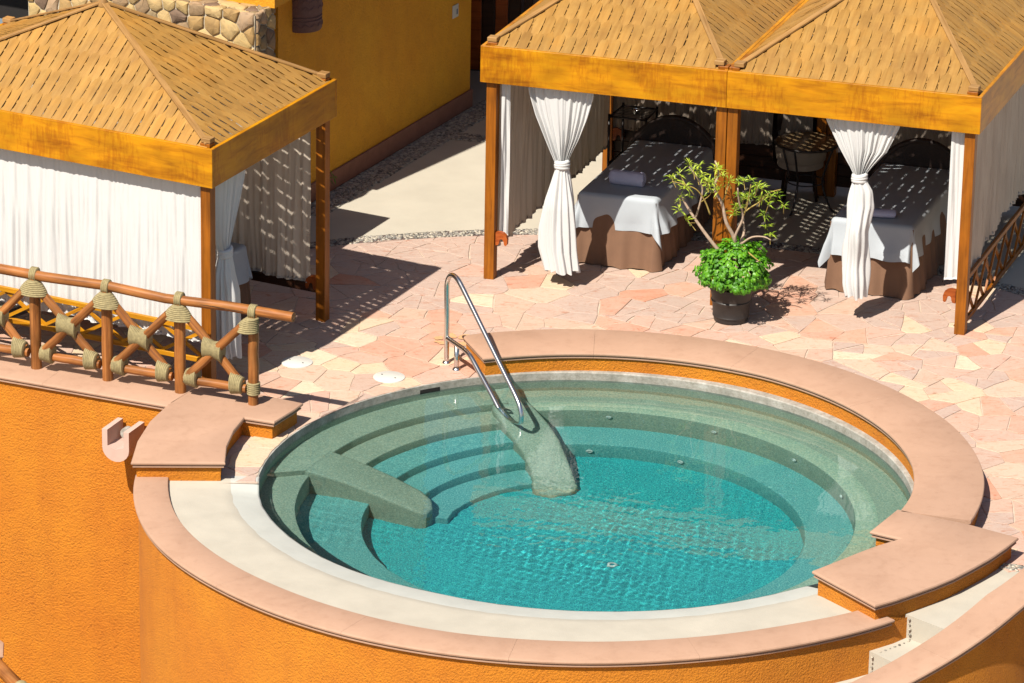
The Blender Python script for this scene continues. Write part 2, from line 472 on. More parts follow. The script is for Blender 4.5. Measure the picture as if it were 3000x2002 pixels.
def interp(tab, t):
    tab = sorted(tab)
    if t <= tab[0][0]: return tab[0][1]
    for (a, x), (b, y) in zip(tab, tab[1:]):
        if t <= b:
            u = (t - a) / (b - a); return x + (y - x) * u
    return tab[-1][1]
def smoothtab(tab, step=3.0, width=12.0):
    lo, hi = min(tab)[0], max(tab)[0]
    out = []; t = lo
    while t <= hi + 1e-6:
        ws = [(interp(tab, t + d), math.exp(-(d / width) ** 2)) for d in np.arange(-1.5 * width, 1.6 * width, width / 4)]
        out.append((t, sum(a * b for a, b in ws) / sum(b for a, b in ws))); t += step
    return out
def pol(r, deg): return (r * cos(radians(deg)), r * sin(radians(deg)))
def offset_poly(P, D):
    """P counter-clockwise, D[i] inward distance of edge i (P[i] to P[i+1])"""
    n = len(P); out = []
    for i in range(n):
        a, b, c = Vector(P[i - 1]), Vector(P[i]), Vector(P[(i + 1) % n])
        d1 = (b - a).normalized(); d2 = (c - b).normalized()
        n1 = Vector((-d1.y, d1.x)); n2 = Vector((-d2.y, d2.x))
        q1 = b + n1 * D[i - 1]; q2 = b + n2 * D[i]
        cr = d1.x * d2.y - d1.y * d2.x
        if abs(cr) < 0.05:
            out.append(tuple((q1 + q2) / 2))
        else:
            t = ((q2.x - q1.x) * d2.y - (q2.y - q1.y) * d2.x) / cr
            out.append(tuple(q1 + d1 * t))
    return out
COPP = [(0.018, 0.0), (0.006, -0.005), (0.0, -0.016), (0.002, -0.028), (0.012, -0.036), (0.022, -0.038), (0.022, -0.046), (0.014, -0.049), (0.014, -0.060), (0.03, -0.064)]
def coping_slab(P, h, flags, root, zf=None):
    """moulded coping from outline P (ccw); flags[i]=0 for joint edges"""
    n = len(P)
    vs = []
    for d, dz in COPP:
        Q = offset_poly(P, [d if f else 0.0008 for f in flags])
        vs += [(x, y, h + dz) for x, y in Q]
    fs = [tuple(range(n))]
    for k in range(len(COPP) - 1):
        for i in range(n):
            j = (i + 1) % n
            fs.append((k * n + i, (k + 1) * n + i, (k + 1) * n + j, k * n + j))
    fs.append(tuple(range((len(COPP) - 1) * n, len(COPP) * n))[::-1])
    mb = MB(); mb.add(vs, fs)
    if zf:
        mb.v = [(x, y, z + zf(x, y)) for x, y, z in mb.v]
    return mb.build('coping_slab', 'coping', root, smooth=28)

# ---------------------------------------------------------------- tables measured round the pool (angle in degrees, radius in metres)
RW = smoothtab([(-183.5, 2.972), (-175, 2.94), (-162.5, 2.85), (-143.3, 2.725), (-130.5, 2.63), (-120.4, 2.565), (-101.3, 2.541), (-85, 2.55), (-71.6, 2.581), (-55, 2.64), (-47, 2.68), (-38, 2.80), (-25, 2.90), (-10, 2.965), (0, 2.975)], 3, 4)
FO = smoothtab([(-183.5, 4.085), (-176, 4.085), (-166.1, 4.075), (-159.0, 4.06), (-152.2, 4.03), (-144.0, 3.985), (-132.2, 3.945), (-121.6, 3.915), (-113.0, 3.885), (-90.7, 3.82), (-78.1, 3.79), (-62, 3.80), (-47, 3.86)], 3, 5)
FI = smoothtab([(-183.5, 3.79), (-173.9, 3.757), (-167.3, 3.741), (-160.0, 3.704), (-149.0, 3.63), (-138.9, 3.565), (-126.8, 3.515), (-111.8, 3.475), (-98.4, 3.42), (-76.6, 3.385), (-60.0, 3.42), (-47, 3.54)], 3, 5)
def rw(t):
    t = t % 360
    if t > 180: t -= 360
    if t >= 176.5: t -= 360
    return interp(RW, t) if t < 0 else 2.975

# ================================================================ SETTING
# lower ground
g = MB(); g.add([(-120, -120, -4.2), (120, -120, -4.2), (120, 120, -4.2), (-120, 120, -4.2)], [(0, 1, 2, 3)])
tag(struct('ground', g, 'ground'), 'sandy lower ground below the pool terrace')

# terrace base (mortar bed), polar sheet
def rline(th):      # outer edge of the left parapet
    p = Vector((-3.905 + .10, 1.39 + .24)); d = Vector((cos(radians(157.4)), sin(radians(157.4))))
    e = Vector((cos(radians(th)), sin(radians(th))))
    cr = e.x * d.y - e.y * d.x
    if cr <= 1e-4: return 60
    return min(60, (p.x * d.y - p.y * d.x) / cr)
mb = MB(); ths = [x * 1.0 for x in range(-44, -19)] + [-19 + 1.0 * k for k in range(0, 200)]
ths = sorted(set([t for t in ths if t <= 180])); vs = []; fs = []
for t in ths:
    R1 = 60.0
    if t < -12: R1 = 4.30
    elif t >= 157.5: R1 = min(rline(t), 60) if t < 158.0 else min(rline(t), 4.02)
    R0 = rw(t) + 0.004 if t > -17 else 3.80
    for k, r in enumerate((R0, min(7.24, R1), R1)):
        vs.append((*pol(r, t), -0.0055))
for i in range(len(ths) - 1):
    for k in range(2):
        fs.append((i * 3 + k, i * 3 + k + 1, (i + 1) * 3 + k + 1, (i + 1) * 3 + k))
mb.add(vs, fs)
pavement = tag(struct('pavement', mb, 'mortar'), 'pink and cream crazy paving of natural flagstones round the pool')

# flagstones: a relaxed Voronoi tiling of the ring between pool and pebble band
import itertools
rs = random.Random(11)
def in_view(x, y, mx=60):
    p = M.inverted() @ Vector((x, y, 0)); f = 13000 / 3000 * 1024
    return -mx < 512 - f * p.x / p.z < 1024 + mx and -mx < 341.5 + f * p.y / p.z < 683 + mx
def clip(poly, px, py, nx, ny):
    out = []
    for i in range(len(poly)):
        a, b2 = poly[i], poly[(i + 1) % len(poly)]
        da = (a[0] - px) * nx + (a[1] - py) * ny; db = (b2[0] - px) * nx + (b2[1] - py) * ny
        if da <= 0: out.append(a)
        if da * db < 0:
            t = da / (da - db); out.append((a[0] + (b2[0] - a[0]) * t, a[1] + (b2[1] - a[1]) * t))
    return out
def voronoi(seeds, S=1.2):
    sd = np.array(seeds); res = []
    for i, (x, y) in enumerate(seeds):
        P = [(x - S, y - S), (x + S, y - S), (x + S, y + S), (x - S, y + S)]
        d = np.hypot(sd[:, 0] - x, sd[:, 1] - y)
        for j in np.argsort(d)[1:24]:
            if d[j] > 2 * S: break
            nx, ny = sd[j, 0] - x, sd[j, 1] - y
            P = clip(P, x + nx / 2, y + ny / 2, nx, ny)
        res.append(P)
    return res
def parea(P): return abs(sum(P[i][0] * P[(i + 1) % len(P)][1] - P[(i + 1) % len(P)][0] * P[i][1] for i in range(len(P)))) / 2
def split(P, out, depth=0):
    A_ = parea(P); cx_ = sum(p[0] for p in P) / len(P); cy_ = sum(p[1] for p in P) / len(P)
    goal = 0.12 * (1 + .9 * noise.noise(Vector((cx_ * .8, cy_ * .8, 1.5)))) * rs.uniform(.55, 1.75)
    if A_ < max(.07, goal) or depth > 22: out.append(P); return
    best = max(((Vector(a) - Vector(b2)).length, a, b2) for a in P for b2 in P)
    d = (Vector(best[1]) - Vector(best[2])).normalized(); an = atan2(d.y, d.x) + rs.gauss(0, .3)
    t = rs.uniform(.36, .64); px = best[1][0] + (best[2][0] - best[1][0]) * t * .6 + (cx_ - best[1][0]) * .4; py = best[1][1] + (best[2][1] - best[1][1]) * t * .6 + (cy_ - best[1][1]) * .4
    a_, b2_ = clip(P, px, py, cos(an), sin(an)), clip(P, px, py, -cos(an), -sin(an))
    if len(a_) < 3 or len(b2_) < 3 or min(parea(a_), parea(b2_)) < .18 * A_:
        if depth > 20: out.append(P); return
        split(P, out, depth + 1); return
    split(a_, out, depth + 1); split(b2_, out, depth + 1)
seeds = []
tries = 0
while tries < 9000:
    tries += 1
    x, y = rs.uniform(-9, 9), rs.uniform(-3.9, 7.7)
    if not (2.5 < hypot(x, y) < 7.6): continue
    dm = rs.uniform(.17, .52) * (1 + .35 * noise.noise(Vector((x * .9, y * .9, 2))))
    ok = True
    for a, b2, dq in seeds:
        if (x - a) ** 2 * .75 + (y - b2) ** 2 < (min(dm, dq) * .55 + max(dm, dq) * .45) ** 2: ok = False; break
    if ok: seeds.append((x, y, dm))
cells = []
for P in voronoi([(a, b2) for a, b2, _ in seeds], 1.0):
    A_ = parea(P)
    if A_ > .15 or rs.random() < .12 and A_ > .06: split(P, cells, 16)
    else: cells.append(P)
stones = []
for P in cells:
    x, y = sum(p[0] for p in P) / len(P), sum(p[1] for p in P) / len(P)
    if not (2.6 < hypot(x, y) < 7.6): continue
    th = math.degrees(atan2(y, x))
    Q_ = []
    for k_ in range(len(P)):
        a_, b2_ = Vector(P[k_]), Vector(P[(k_ + 1) % len(P)]); m_ = max(1, int((b2_ - a_).length / .11)) if min(hypot(*p) for p in P) < 3.3 or max(hypot(*p) for p in P) > 7.0 else 1
        Q_ += [tuple(a_.lerp(b2_, q / m_)) for q in range(m_)]
    if all(hypot(*p) < 2.99 for p in Q_): continue
    P = []
    for p in Q_:
        rr_0 = hypot(*p); t_ = min(max(rr_0, 3.09 if -20 < th < 108.5 else 2.985), 7.045); q_ = (p[0] * t_ / rr_0, p[1] * t_ / rr_0)
        if not P or hypot(q_[0] - P[-1][0], q_[1] - P[-1][1]) > .03: P.append(q_)
    if len(P) < 3 or parea(P) < .006: continue
    if th < -21: continue
    if len(P) < 3: continue
    # keep inside the left parapet
    d = (cos(radians(157.4)), sin(radians(157.4)))
    P = clip(P, -3.905 + 0.06, 1.39 + 0.12, -(-d[1]) * -1, -(d[0])) if False else P
    cx_ = sum(p[0] for p in P) / len(P); cy_ = sum(p[1] for p in P) / len(P)
    if cx_ < -3.2 and cy_ < 1.75 + (-3.1 - cx_) * 0.38: continue
    if cy_ < 0.05 and cx_ < 0: continue
    ar = abs(sum(P[i][0] * P[(i + 1) % len(P)][1] - P[(i + 1) % len(P)][0] * P[i][1] for i in range(len(P)))) / 2
    if ar < 0.006 or not in_view(cx_, cy_): continue
    P = clip(P, 0, 0.03, 0, -1) if cx_ < 0 else P
    stones.append((ar * (1 if cy_ < 4.5 else 0.5), P, ar))
stones.sort(key=lambda s: -s[0])
def stone_mb(P, mb, r, tint=0.5):
    a = sum(P[i][0] * P[(i + 1) % len(P)][1] - P[(i + 1) % len(P)][0] * P[i][1] for i in range(len(P)))
    if a < 0: P = P[::-1]
    # subdivide + jitter edges for a hand-broken outline
    Q = []
    for i in range(len(P)):
        p, q = Vector(P[i]), Vector(P[(i + 1) % len(P)])
        if (q - p).length < 0.02: continue
        Q.append(tuple(p))
        if (q - p).length > 0.13:
            mm = p.lerp(q, r.uniform(.35, .65)); nn = (q - p).orthogonal().normalized() * r.uniform(-.010, .010); Q.append(tuple(mm + nn))
    if len(Q) < 3: return False
    try:
        A = offset_poly(Q, [0.0045] * len(Q)); B = offset_poly(Q, [0.0095] * len(Q))
    except Exception: return False
    h = 0.001 + r.uniform(0, 0.004); sx, sy = r.uniform(-.004, .004), r.uniform(-.004, .004)
    c = (sum(p[0] for p in Q) / len(Q), sum(p[1] for p in Q) / len(Q)); n = len(Q)
    top = [(x, y, h + (x - c[0]) * sx + (y - c[1]) * sy) for x, y in B]
    vs = [(x, y, -0.012) for x, y in A] + [(x, y, top[i][2] - 0.003) for i, (x, y) in enumerate(A)] + top
    fs = [(k * n + i, k * n + (i + 1) % n, (k + 1) * n + (i + 1) % n, (k + 1) * n + i) for k in range(2) for i in range(n)] + [tuple(range(2 * n, 3 * n))]
    mb.add(vs, fs, tint=tint)
    return True
for ar, P, _ in stones[:300]:
    mb = MB()
    if stone_mb(P, mb, rs): mb.build('flagstone', 'flag', pavement)
rest = MB()
for ar, P, _ in stones[300:]: stone_mb(P, rest, rs)
if rest.v: rest.build('small_flagstones', 'flag', pavement)['kind'] = 'stuff'

# pebble bands
def pebbles(name, pts, root, r0=0.016, seed=1):
    r = random.Random(seed); mb = MB()
    ph = (1 + 5 ** .5) / 2
    ico = [Vector(p).normalized() for p in [(-1, ph, 0), (1, ph, 0), (-1, -ph, 0), (1, -ph, 0), (0, -1, ph), (0, 1, ph), (0, -1, -ph), (0, 1, -ph), (ph, 0, -1), (ph, 0, 1), (-ph, 0, -1), (-ph, 0, 1)]]
    F = [(0, 11, 5), (0, 5, 1), (0, 1, 7), (0, 7, 10), (0, 10, 11), (1, 5, 9), (5, 11, 4), (11, 10, 2), (10, 7, 6), (7, 1, 8), (3, 9, 4), (3, 4, 2), (3, 2, 6), (3, 6, 8), (3, 8, 9), (4, 9, 5), (2, 4, 11), (6, 2, 10), (8, 6, 7), (9, 8, 1)]
    for x, y, z in pts:
        s = r0 * r.uniform(.65, 1.25); e = r.uniform(1, 1.7); a = r.uniform(0, pi); ca, sa = cos(a), sin(a)
        vs = []
        for q in ico:
            X, Y = q.x * s * e, q.y * s
            vs.append((x + X * ca - Y * sa, y + X * sa + Y * ca, z + q.z * s * 0.6))
        mb.add(vs, F, tint=r.random())
    return mb.build(name, 'pebble', root, smooth=True, tint=True)
# concrete path behind
mb = MB(); vs = []; n = 60
for i in range(n + 1):
    t = 35 + 125 * i / n
    vs += [(*pol(7.24, t), -0.002), (*pol(34, t), -0.002)]
mb.add(vs, [(2 * i, 2 * i + 1, 2 * i + 3, 2 * i + 2) for i in range(n)])
path = tag(struct('path', mb, 'path'), 'pale tan concrete path between the paving and the yellow house')
mb = MB(); vs = []
for i in range(n + 1):
    t = 15 + 145 * i / n
    vs += [(*pol(7.04, t), -0.004), (*pol(7.245, t), -0.004)]
mb.add(vs, [(2 * i, 2 * i + 1, 2 * i + 3, 2 * i + 2) for i in range(n)])
kerb = tag(struct('kerb_strip', mb, 'greywall'), 'thin curved strip of grey pebbles along the edge of the paving')
r = random.Random(5); pts = []
for k in range(3600):
    th = r.uniform(38, 126); rr = r.uniform(7.055, 7.23); p = pol(rr, th)
    if in_view(*p): pts.append((*p, 0.0))
pebbles('pebbles', pts, kerb, 0.016, 2)['kind'] = 'stuff'
mb = MB(); vs = []
for i in range(13):
    t = -12 + 30 * i / 12
    vs += [(*pol(6.3, t), -0.002), (*pol(6.5, t), -0.002)]

# ---------------------------------------------------------------- yellow house
WD = Vector((cos(radians(64.85)), sin(radians(64.85)), 0)); WN = Vector((WD.y, -WD.x, 0))      # along the wall, outwards
WP = Vector((-2.652, 8.466, 0))
house = thing('yellow_house', 'yellow stucco house wall in shade beside the pale path', 'house', (-3.0, 8.0, 0))
a = WP - WD * 1.27; bpt = WP + WD * 3.36
MB().obox(a - WN * 4.0, WD * (bpt - a).length, WN * 4.0, (0, 0, 2.75)).build('wall', 'stucco_house', house)
MB().obox(a + WN * 0.002 + Vector((0, 0, 0)), WD * ((bpt - a).length + .015), WN * 0.03, (0, 0, 0.21), 0.006).build('plinth', 'plinth', house)
# unseen upper storey, its overhang shaped to cast the shadow edge on the path
u0 = Vector((-3.20, 6.85, 2.76)); u1 = Vector((-1.66, 10.15, 2.76)); ud = (u1 - u0)
MB().obox(u0 - WN * 6, ud, WN * 6, (0, 0, 9.0)).build('unseen_upper_storey', 'stucco_house', house)
MB().obox(u0 - WN * .6 + Vector((0, 0, -0.28)), ud, WN * .6, (0, 0, 0.277)).build('shadow_strip', 'stucco_house', house)  # unseen strip added to carry the overhang's shadow lower
# covered passage behind: grey wall, dark timber door, roof
MB().obox((-6.5, 13.75, 0), (14, -2.2, 0), (0.06, 0.4, 0), (0, 0, 3.0)).build('back_wall', 'greywall', house)
MB().obox((-6.6, 10.9, 2.76), (9.5, -1.2, 0), (0.8, 5.6, 0), (0, 0, 0.22)).build('passage_roof', 'plinth', house)
door = None
for k in range(5):
    q = Vector((-1.42 + k * 0.155, 12.93 - k * 0.0244, 0.02))
    MB().obox(q, (0.146, -0.023, 0), (0.006, 0.04, 0), (0, 0, 2.2), 0.006).build('door_plank', 'darkwood' if k % 2 == 0 else 'redwood', house)
MB().obox((-0.62, 12.76, 0), (0.10, -.016, 0), (0.012, 0.1, 0), (0, 0, 2.4)).build('door_frame', 'darkwood', house)
# pebble strip along the foot of the wall
pts = []
for k in range(3600):
    s = r.uniform(-0.9, 3.9); d = r.uniform(0.05, 0.34)
    p = WP + WD * s + WN * d
    pts.append((p.x, p.y, 0.004))
for k in range(900):
    s = r.uniform(0, 1.6); d = r.uniform(0, 0.22)
    p = WP + WD * 2.15 + WN * 0.35 + Vector((0.97, -0.24, 0)) * s + Vector((0.24, 0.97, 0)) * d
    pts.append((p.x, p.y, 0.004))
pebbles('pebbles', pts, path, 0.019, 3)['kind'] = 'stuff'

# carved wall sconce
sc = thing('wall_sconce', 'carved reddish clay half round sconce on the yellow wall', 'wall lamp', tuple(WP + WD * -0.74 + WN * 0.03 + Vector((0, 0, 2.0))))
p = WP + WD * -0.74 + WN * 0.0
mb = MB(); prof = [(0.02, 2.0), (0.205, 2.0), (0.215, 2.02), (0.215, 2.12), (0.205, 2.125), (0.205, 2.135), (0.215, 2.14), (0.215, 2.155), (0.205, 2.16), (0.205, 2.17), (0.215, 2.175), (0.22, 2.9)]
a0 = atan2(WN.y, WN.x) - pi / 2
mb.lathe(prof, (p.x, p.y, 0), 18, a0, a0 + pi)
mb.build('carved_shell', 'sconce', sc, smooth=35)
mb = MB()
for k in range(7):
    an = a0 + pi * (k + .5) / 7
    for z in (2.06, 2.25, 2.33):
        c0 = Vector((p.x + .217 * cos(an), p.y + .217 * sin(an), z)); tt = Vector((-sin(an), cos(an), 0)) * .04
        mb.tube([c0 - tt, c0 + Vector((0, 0, .03)), c0 + tt], .006, 5)
mb.build('carving', 'sconce', sc)
# small white sign plate with a dark figure
p = WP + WD * 2.94 + WN * 0.0
sg = thing('wall_sign', 'small white plate with a dark figure near the wall corner', 'sign', tuple(p + Vector((0, 0, 1.17))))
MB().obox(p - WD * 0.07 + Vector((0, 0, 1.17)), WD * 0.14, WN * 0.012, (0, 0, 0.15), 0.003).build('plate', 'white_plastic', sg)
MB().obox(p + WD * 0.015 + WN * 0.013 + Vector((0, 0, 1.205)), WD * 0.03, WN * 0.003, (0, 0, 0.06)).build('figure', 'emblem', sg)

# ---------------------------------------------------------------- rubble stone wall
uL = Vector((cos(radians(-27.36)), sin(radians(-27.36)), 0)); vL = Vector((cos(radians(65.3)), sin(radians(65.3)), 0))
C0 = Vector((-3.366, 6.6, 0))
sw = thing('rubble_wall', 'rubble stone wall standing behind the left cabana roof', 'wall', tuple(C0))
FN = Vector((-uL.y * -1, 0, 0)); FN = Vector((sin(radians(-27.36)), -cos(radians(-27.36)), 0))   # facing the pool
MB().obox(C0 + FN * 0.014 - uL * 2.80, uL * 2.78, vL * 0.42, (0, 0, 2.47)).build('mortar_core', 'limemortar', sw)
rr_ = random.Random(21)
def rubble(origin, du, dv, nrm, W_, H_, z0, size, root, dep=0.020):
    sd_ = []
    for k in range(6000):
        x, y = rr_.uniform(0, W_), rr_.uniform(z0, H_)
        dm = size * rr_.uniform(.72, 1.25)
        if all(hypot(x - a, y - b) > dm for a, b in sd_): sd_.append((x, y))
    for (x, y), P in zip(sd_, voronoi(sd_, 0.5)):
        for (px, py, nx, ny) in ((0, 0, -1, 0), (W_, 0, 1, 0), (0, z0, 0, -1), (0, H_, 0, 1)):
            P = clip(P, px, py, nx, ny)
            if len(P) < 3: break
        if len(P) < 3: continue
        a = sum(P[i][0] * P[(i + 1) % len(P)][1] - P[(i + 1) % len(P)][0] * P[i][1] for i in range(len(P)))
        if abs(a) < 0.006: continue
        if a < 0: P = P[::-1]
        Q = []
        for i in range(len(P)):
            p_, q_ = Vector(P[i]), Vector(P[(i + 1) % len(P)])
            if (q_ - p_).length < .02: continue
            Q.append(tuple(p_ * .93 + q_ * .07)); Q.append(tuple(p_.lerp(q_, .5) + (q_ - p_).orthogonal() * rr_.uniform(-.05, .05))); Q.append(tuple(p_ * .07 + q_ * .93))
        if len(Q) < 6: continue
        try: rings = [offset_poly(Q, [d] * len(Q)) for d in (0.006, 0.009, 0.018)]
        except Exception: continue
        e = rr_.uniform(.6, 1.2) * dep
        hs = [-0.01, e * .55, e]
        cxx = sum(p[0] for p in Q) / len(Q); cyy = sum(p[1] for p in Q) / len(Q)
        vs = []
        for ring, hh in zip(rings, hs):
            for X, Y in ring:
                o_ = origin + du * X + dv * Y + nrm * (hh + rr_.uniform(-.003, .003)); vs.append(tuple(o_))
        o_ = origin + du * cxx + dv * cyy + nrm * (e * 1.15); vs.append(tuple(o_)); n_ = len(Q)
        fs_ = [(k * n_ + i, k * n_ + (i + 1) % n_, (k + 1) * n_ + (i + 1) % n_, (k + 1) * n_ + i) for k in range(2) for i in range(n_)]
        fs_ += [(2 * n_ + i, 2 * n_ + (i + 1) % n_, 3 * n_) for i in range(n_)]
        MB().add(vs, fs_).build('stone', 'rubble', root, smooth=50)
rubble(C0 - uL * 2.80 + FN * 0.02, uL, Vector((0, 0, 1)), FN, 2.78, 2.5, 1.55, 0.17, sw)
rubble(C0 + Vector((0, 0, 0)) - uL * 0.02, vL, Vector((0, 0, 1)), Vector((vL.y, -vL.x, 0)), 0.42, 2.5, 1.7, 0.15, sw)
rubble(C0 - uL * 2.80 + Vector((0, 0, 2.47)), uL, vL, Vector((0, 0, 1)), 2.78, 0.40, 0.0, 0.17, sw, 0.02)
# recess left of the stone wall, its shade painted as near-black panels
dk = thing('dark_panel_recess', 'recess with near-black panels standing in for shade at the end of the stone wall', 'recess', (-7.5, 9, 0))
MB().obox(C0 - uL * 5.6 + vL * 0.5, uL * 2.8, vL * 0.2, (0, 0, 3.4)).build('shade_back_panel', 'dark', dk)
MB().obox(C0 - uL * 5.6 - vL * 0.6 + Vector((0, 0, 3.4)), uL * 2.9, vL * 1.5, (0, 0, 0.15)).build('shade_top_panel', 'dark', dk)
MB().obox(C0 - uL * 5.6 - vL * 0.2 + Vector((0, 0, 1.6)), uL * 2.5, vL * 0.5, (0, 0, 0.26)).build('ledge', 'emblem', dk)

# unseen flat canopy added behind the left cabana to cast a shadow on the path
cp = thing('shadow_canopy', 'unseen flat canopy added behind the left cabana to cast a shadow', 'canopy', (-3.4, 6.3, 0))
q = Vector((-2.72, 6.40, 1.70))
MB().obox(q - uL * 1.3 - vL * 1.3, uL * 1.3, vL * 1.3, (0, 0, 0.05), 0.01).build('shadow_canopy_cloth', 'shadow_canopyc', cp)
for du_, dv_ in ((1.22, 1.22), (1.22, .1), (.5, .1)):
    pp = q - uL * du_ - vL * dv_
    MB().tube([(pp.x, pp.y, 0), (pp.x, pp.y, 1.7)], 0.025, 8).build('shadow_canopy_pole', 'iron', cp, smooth=True)

# ================================================================ POOL
basin = thing('pool_basin', 'round plastered spa pool with curved steps and benches', 'pool', (0, 0, 0), kind='structure')
del basin['category']
FLOOR = -1.12
def ring_part(name, mat, prof, a0, a1, n=None, cap=None, root=basin):
    """prof: (r or None for the wall radius, z)"""
    n = n or max(6, int(abs(a1 - a0) / 2))
    vs, fs = [], []
    for i in range(n + 1):
        t = a0 + (a1 - a0) * i / n
        for rr, z in prof:
            R_ = (rw(t) + rr[1]) if isinstance(rr, tuple) else rr
            vs.append((*pol(R_, t), z))
    m_ = len(prof)
    if cap:
        for i in (0, n):
            t = a0 + (a1 - a0) * i / n
            b_ = len(vs); vs.append((*pol(cap, t), prof[-1][1])); fs.append(tuple([i * m_ + k for k in range(m_)] + [b_]))
    for i in range(n):
        for k in range(m_ - 1):
            fs.append((i * m_ + k, (i + 1) * m_ + k, (i + 1) * m_ + k + 1, i * m_ + k + 1))
    return MB().add(vs, fs).build(name, mat, root, smooth=40, recv=True)
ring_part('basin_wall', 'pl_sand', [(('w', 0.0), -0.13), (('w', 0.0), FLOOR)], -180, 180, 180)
ring_part('rim_strip', 'rim', [(('w', 0.014), -0.003), (('w', 0.0), -0.006), (('w', 0.0), -0.13)], 109, 180, 60)
ring_part('rim_strip', 'rim', [(('w', 0.11), 0.004), (('w', 0.01), 0.002), (('w', 0.0), -0.008), (('w', 0.0), -0.13)], -17, 109, 90)
ring_part('rim_strip', 'rim', [(('w', 0.0), -0.078), (('w', 0.0), -0.13)], -180, -17, 100)
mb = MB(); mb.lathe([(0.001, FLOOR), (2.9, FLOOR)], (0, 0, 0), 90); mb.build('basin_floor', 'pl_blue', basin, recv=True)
def rounded(r_in, z, z2, big=0.03):
    return [(('w', 0.03), z), (r_in + big, z), (r_in + big * .3, z - big * .25), (r_in, z - big), (r_in, z2)]
# steps (highest next to the rim) between the two dividers
prev_r = 2.98
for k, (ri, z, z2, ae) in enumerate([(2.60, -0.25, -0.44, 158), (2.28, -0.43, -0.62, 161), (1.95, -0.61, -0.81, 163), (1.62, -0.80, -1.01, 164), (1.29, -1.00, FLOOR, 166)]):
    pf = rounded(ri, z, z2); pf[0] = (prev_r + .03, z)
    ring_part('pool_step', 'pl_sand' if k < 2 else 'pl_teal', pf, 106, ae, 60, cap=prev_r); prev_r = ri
# benches
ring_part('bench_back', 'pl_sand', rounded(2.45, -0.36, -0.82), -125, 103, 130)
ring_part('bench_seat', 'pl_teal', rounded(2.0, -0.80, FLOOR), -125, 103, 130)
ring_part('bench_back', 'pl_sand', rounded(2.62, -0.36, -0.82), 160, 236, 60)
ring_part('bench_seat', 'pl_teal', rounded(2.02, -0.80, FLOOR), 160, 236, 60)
def divider(PZ, soft=True):
    """PZ: (x, y, top height) counter-clockwise; the top slopes down towards the pool centre"""
    P = [(x, y) for x, y, z in PZ]; n_ = len(P); vs = []
    prof = [(0.045, 0.0), (0.018, -0.008), (0.005, -0.026), (0.0, -0.05), (0.0, None)]
    for d, dz in prof:
        if not soft: d, dz = 0.0, (dz if dz is None else dz * .1)
        for (x, y), (_, _, z) in zip(offset_poly(P, [d] * (n_ - 1) + [0.0]), PZ):
            vs.append((x, y, FLOOR if dz is None else z + dz))
    fs = [tuple(range(n_))] + [(k * n_ + i, (k + 1) * n_ + i, (k + 1) * n_ + (i + 1) % n_, k * n_ + (i + 1) % n_) for k in range(4) for i in range(n_)]
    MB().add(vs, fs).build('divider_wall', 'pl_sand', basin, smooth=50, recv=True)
divider([(-2.99, 0.58, -.244), (-2.56, 0.69, -.244), (-2.352, 1.2, -.244), (-2.60, 1.46, -.244), (-2.85, 1.1, -.244)], False)
divider([(x, y, -.244 - .421 * max(0, (x + 2.56) * .926 - (y - .69) * .378)) for x, y in [(-2.575, 0.68), (-2.25, 0.58), (-1.945, 0.43), (-1.53, 0.20), (-1.44, 0.21), (-1.385, 0.34), (-1.40, 0.52), (-1.492, 0.66), (-1.76, 0.87), (-2.03, 1.04), (-2.362, 1.205)]])
divider([(-0.90, 2.80, -.24), (-0.86, 2.34, -.28), (-0.71, 1.96, -.47), (-0.585, 1.66, -.62), (-0.49, 1.36, -.82), (-0.47, 1.10, -.97), (-0.43, 1.02, -1.02), (-0.30, 0.98, -1.05), (-0.10, 1.04, -1.02), (-0.055, 1.14, -.95), (-0.13, 1.48, -.74), (-0.222, 1.88, -.53), (-0.33, 2.15, -.38), (-0.46, 2.42, -.26), (-0.60, 2.72, -.225), (-0.62, 2.93, -.22)])
ring_part('nosing', 'nosing', [(2.66, -0.3575), (2.478, -0.3572), (2.456, -0.366)], -118, 101, 120)
# jets, skimmer slot, drains
def jet(p, nrm, s=0.03):
    p = Vector(p); nrm = Vector(nrm).normalized(); mb_ = MB(); a_ = nrm.orthogonal().normalized(); b_ = nrm.cross(a_)
    c_ = [p + nrm * .012 + (a_ * cos(t) + b_ * sin(t)) * s * .7 for t in [2 * pi * i / 16 for i in range(16)]]
    mb_.tube(c_, s * .32, 6, closed=True)
    mb_.build('jet_nozzle', 'white_plastic', basin, smooth=True, recv=True)
for t in (84, 59, 35.5, 13):
    jet((*pol(2.44, t), -0.50), (-cos(radians(t)), -sin(radians(t)), 0), 0.030)
for t in (88, 62): jet((*pol(1.99, t), -0.95), (-cos(radians(t)), -sin(radians(t)), 0), 0.034)
mb = MB(); vs = []
for i in range(7):
    t = 117.5 + 4.2 * i / 6
    vs += [(*pol(2.972, t), -0.045), (*pol(2.972, t), -0.10)]
mb.add(vs, [(2 * i, 2 * i + 1, 2 * i + 3, 2 * i + 2) for i in range(6)]); mb.build('skimmer_slot', 'dark', basin)
jet((0.25, -0.55, FLOOR), (0, 0, 1), 0.055)

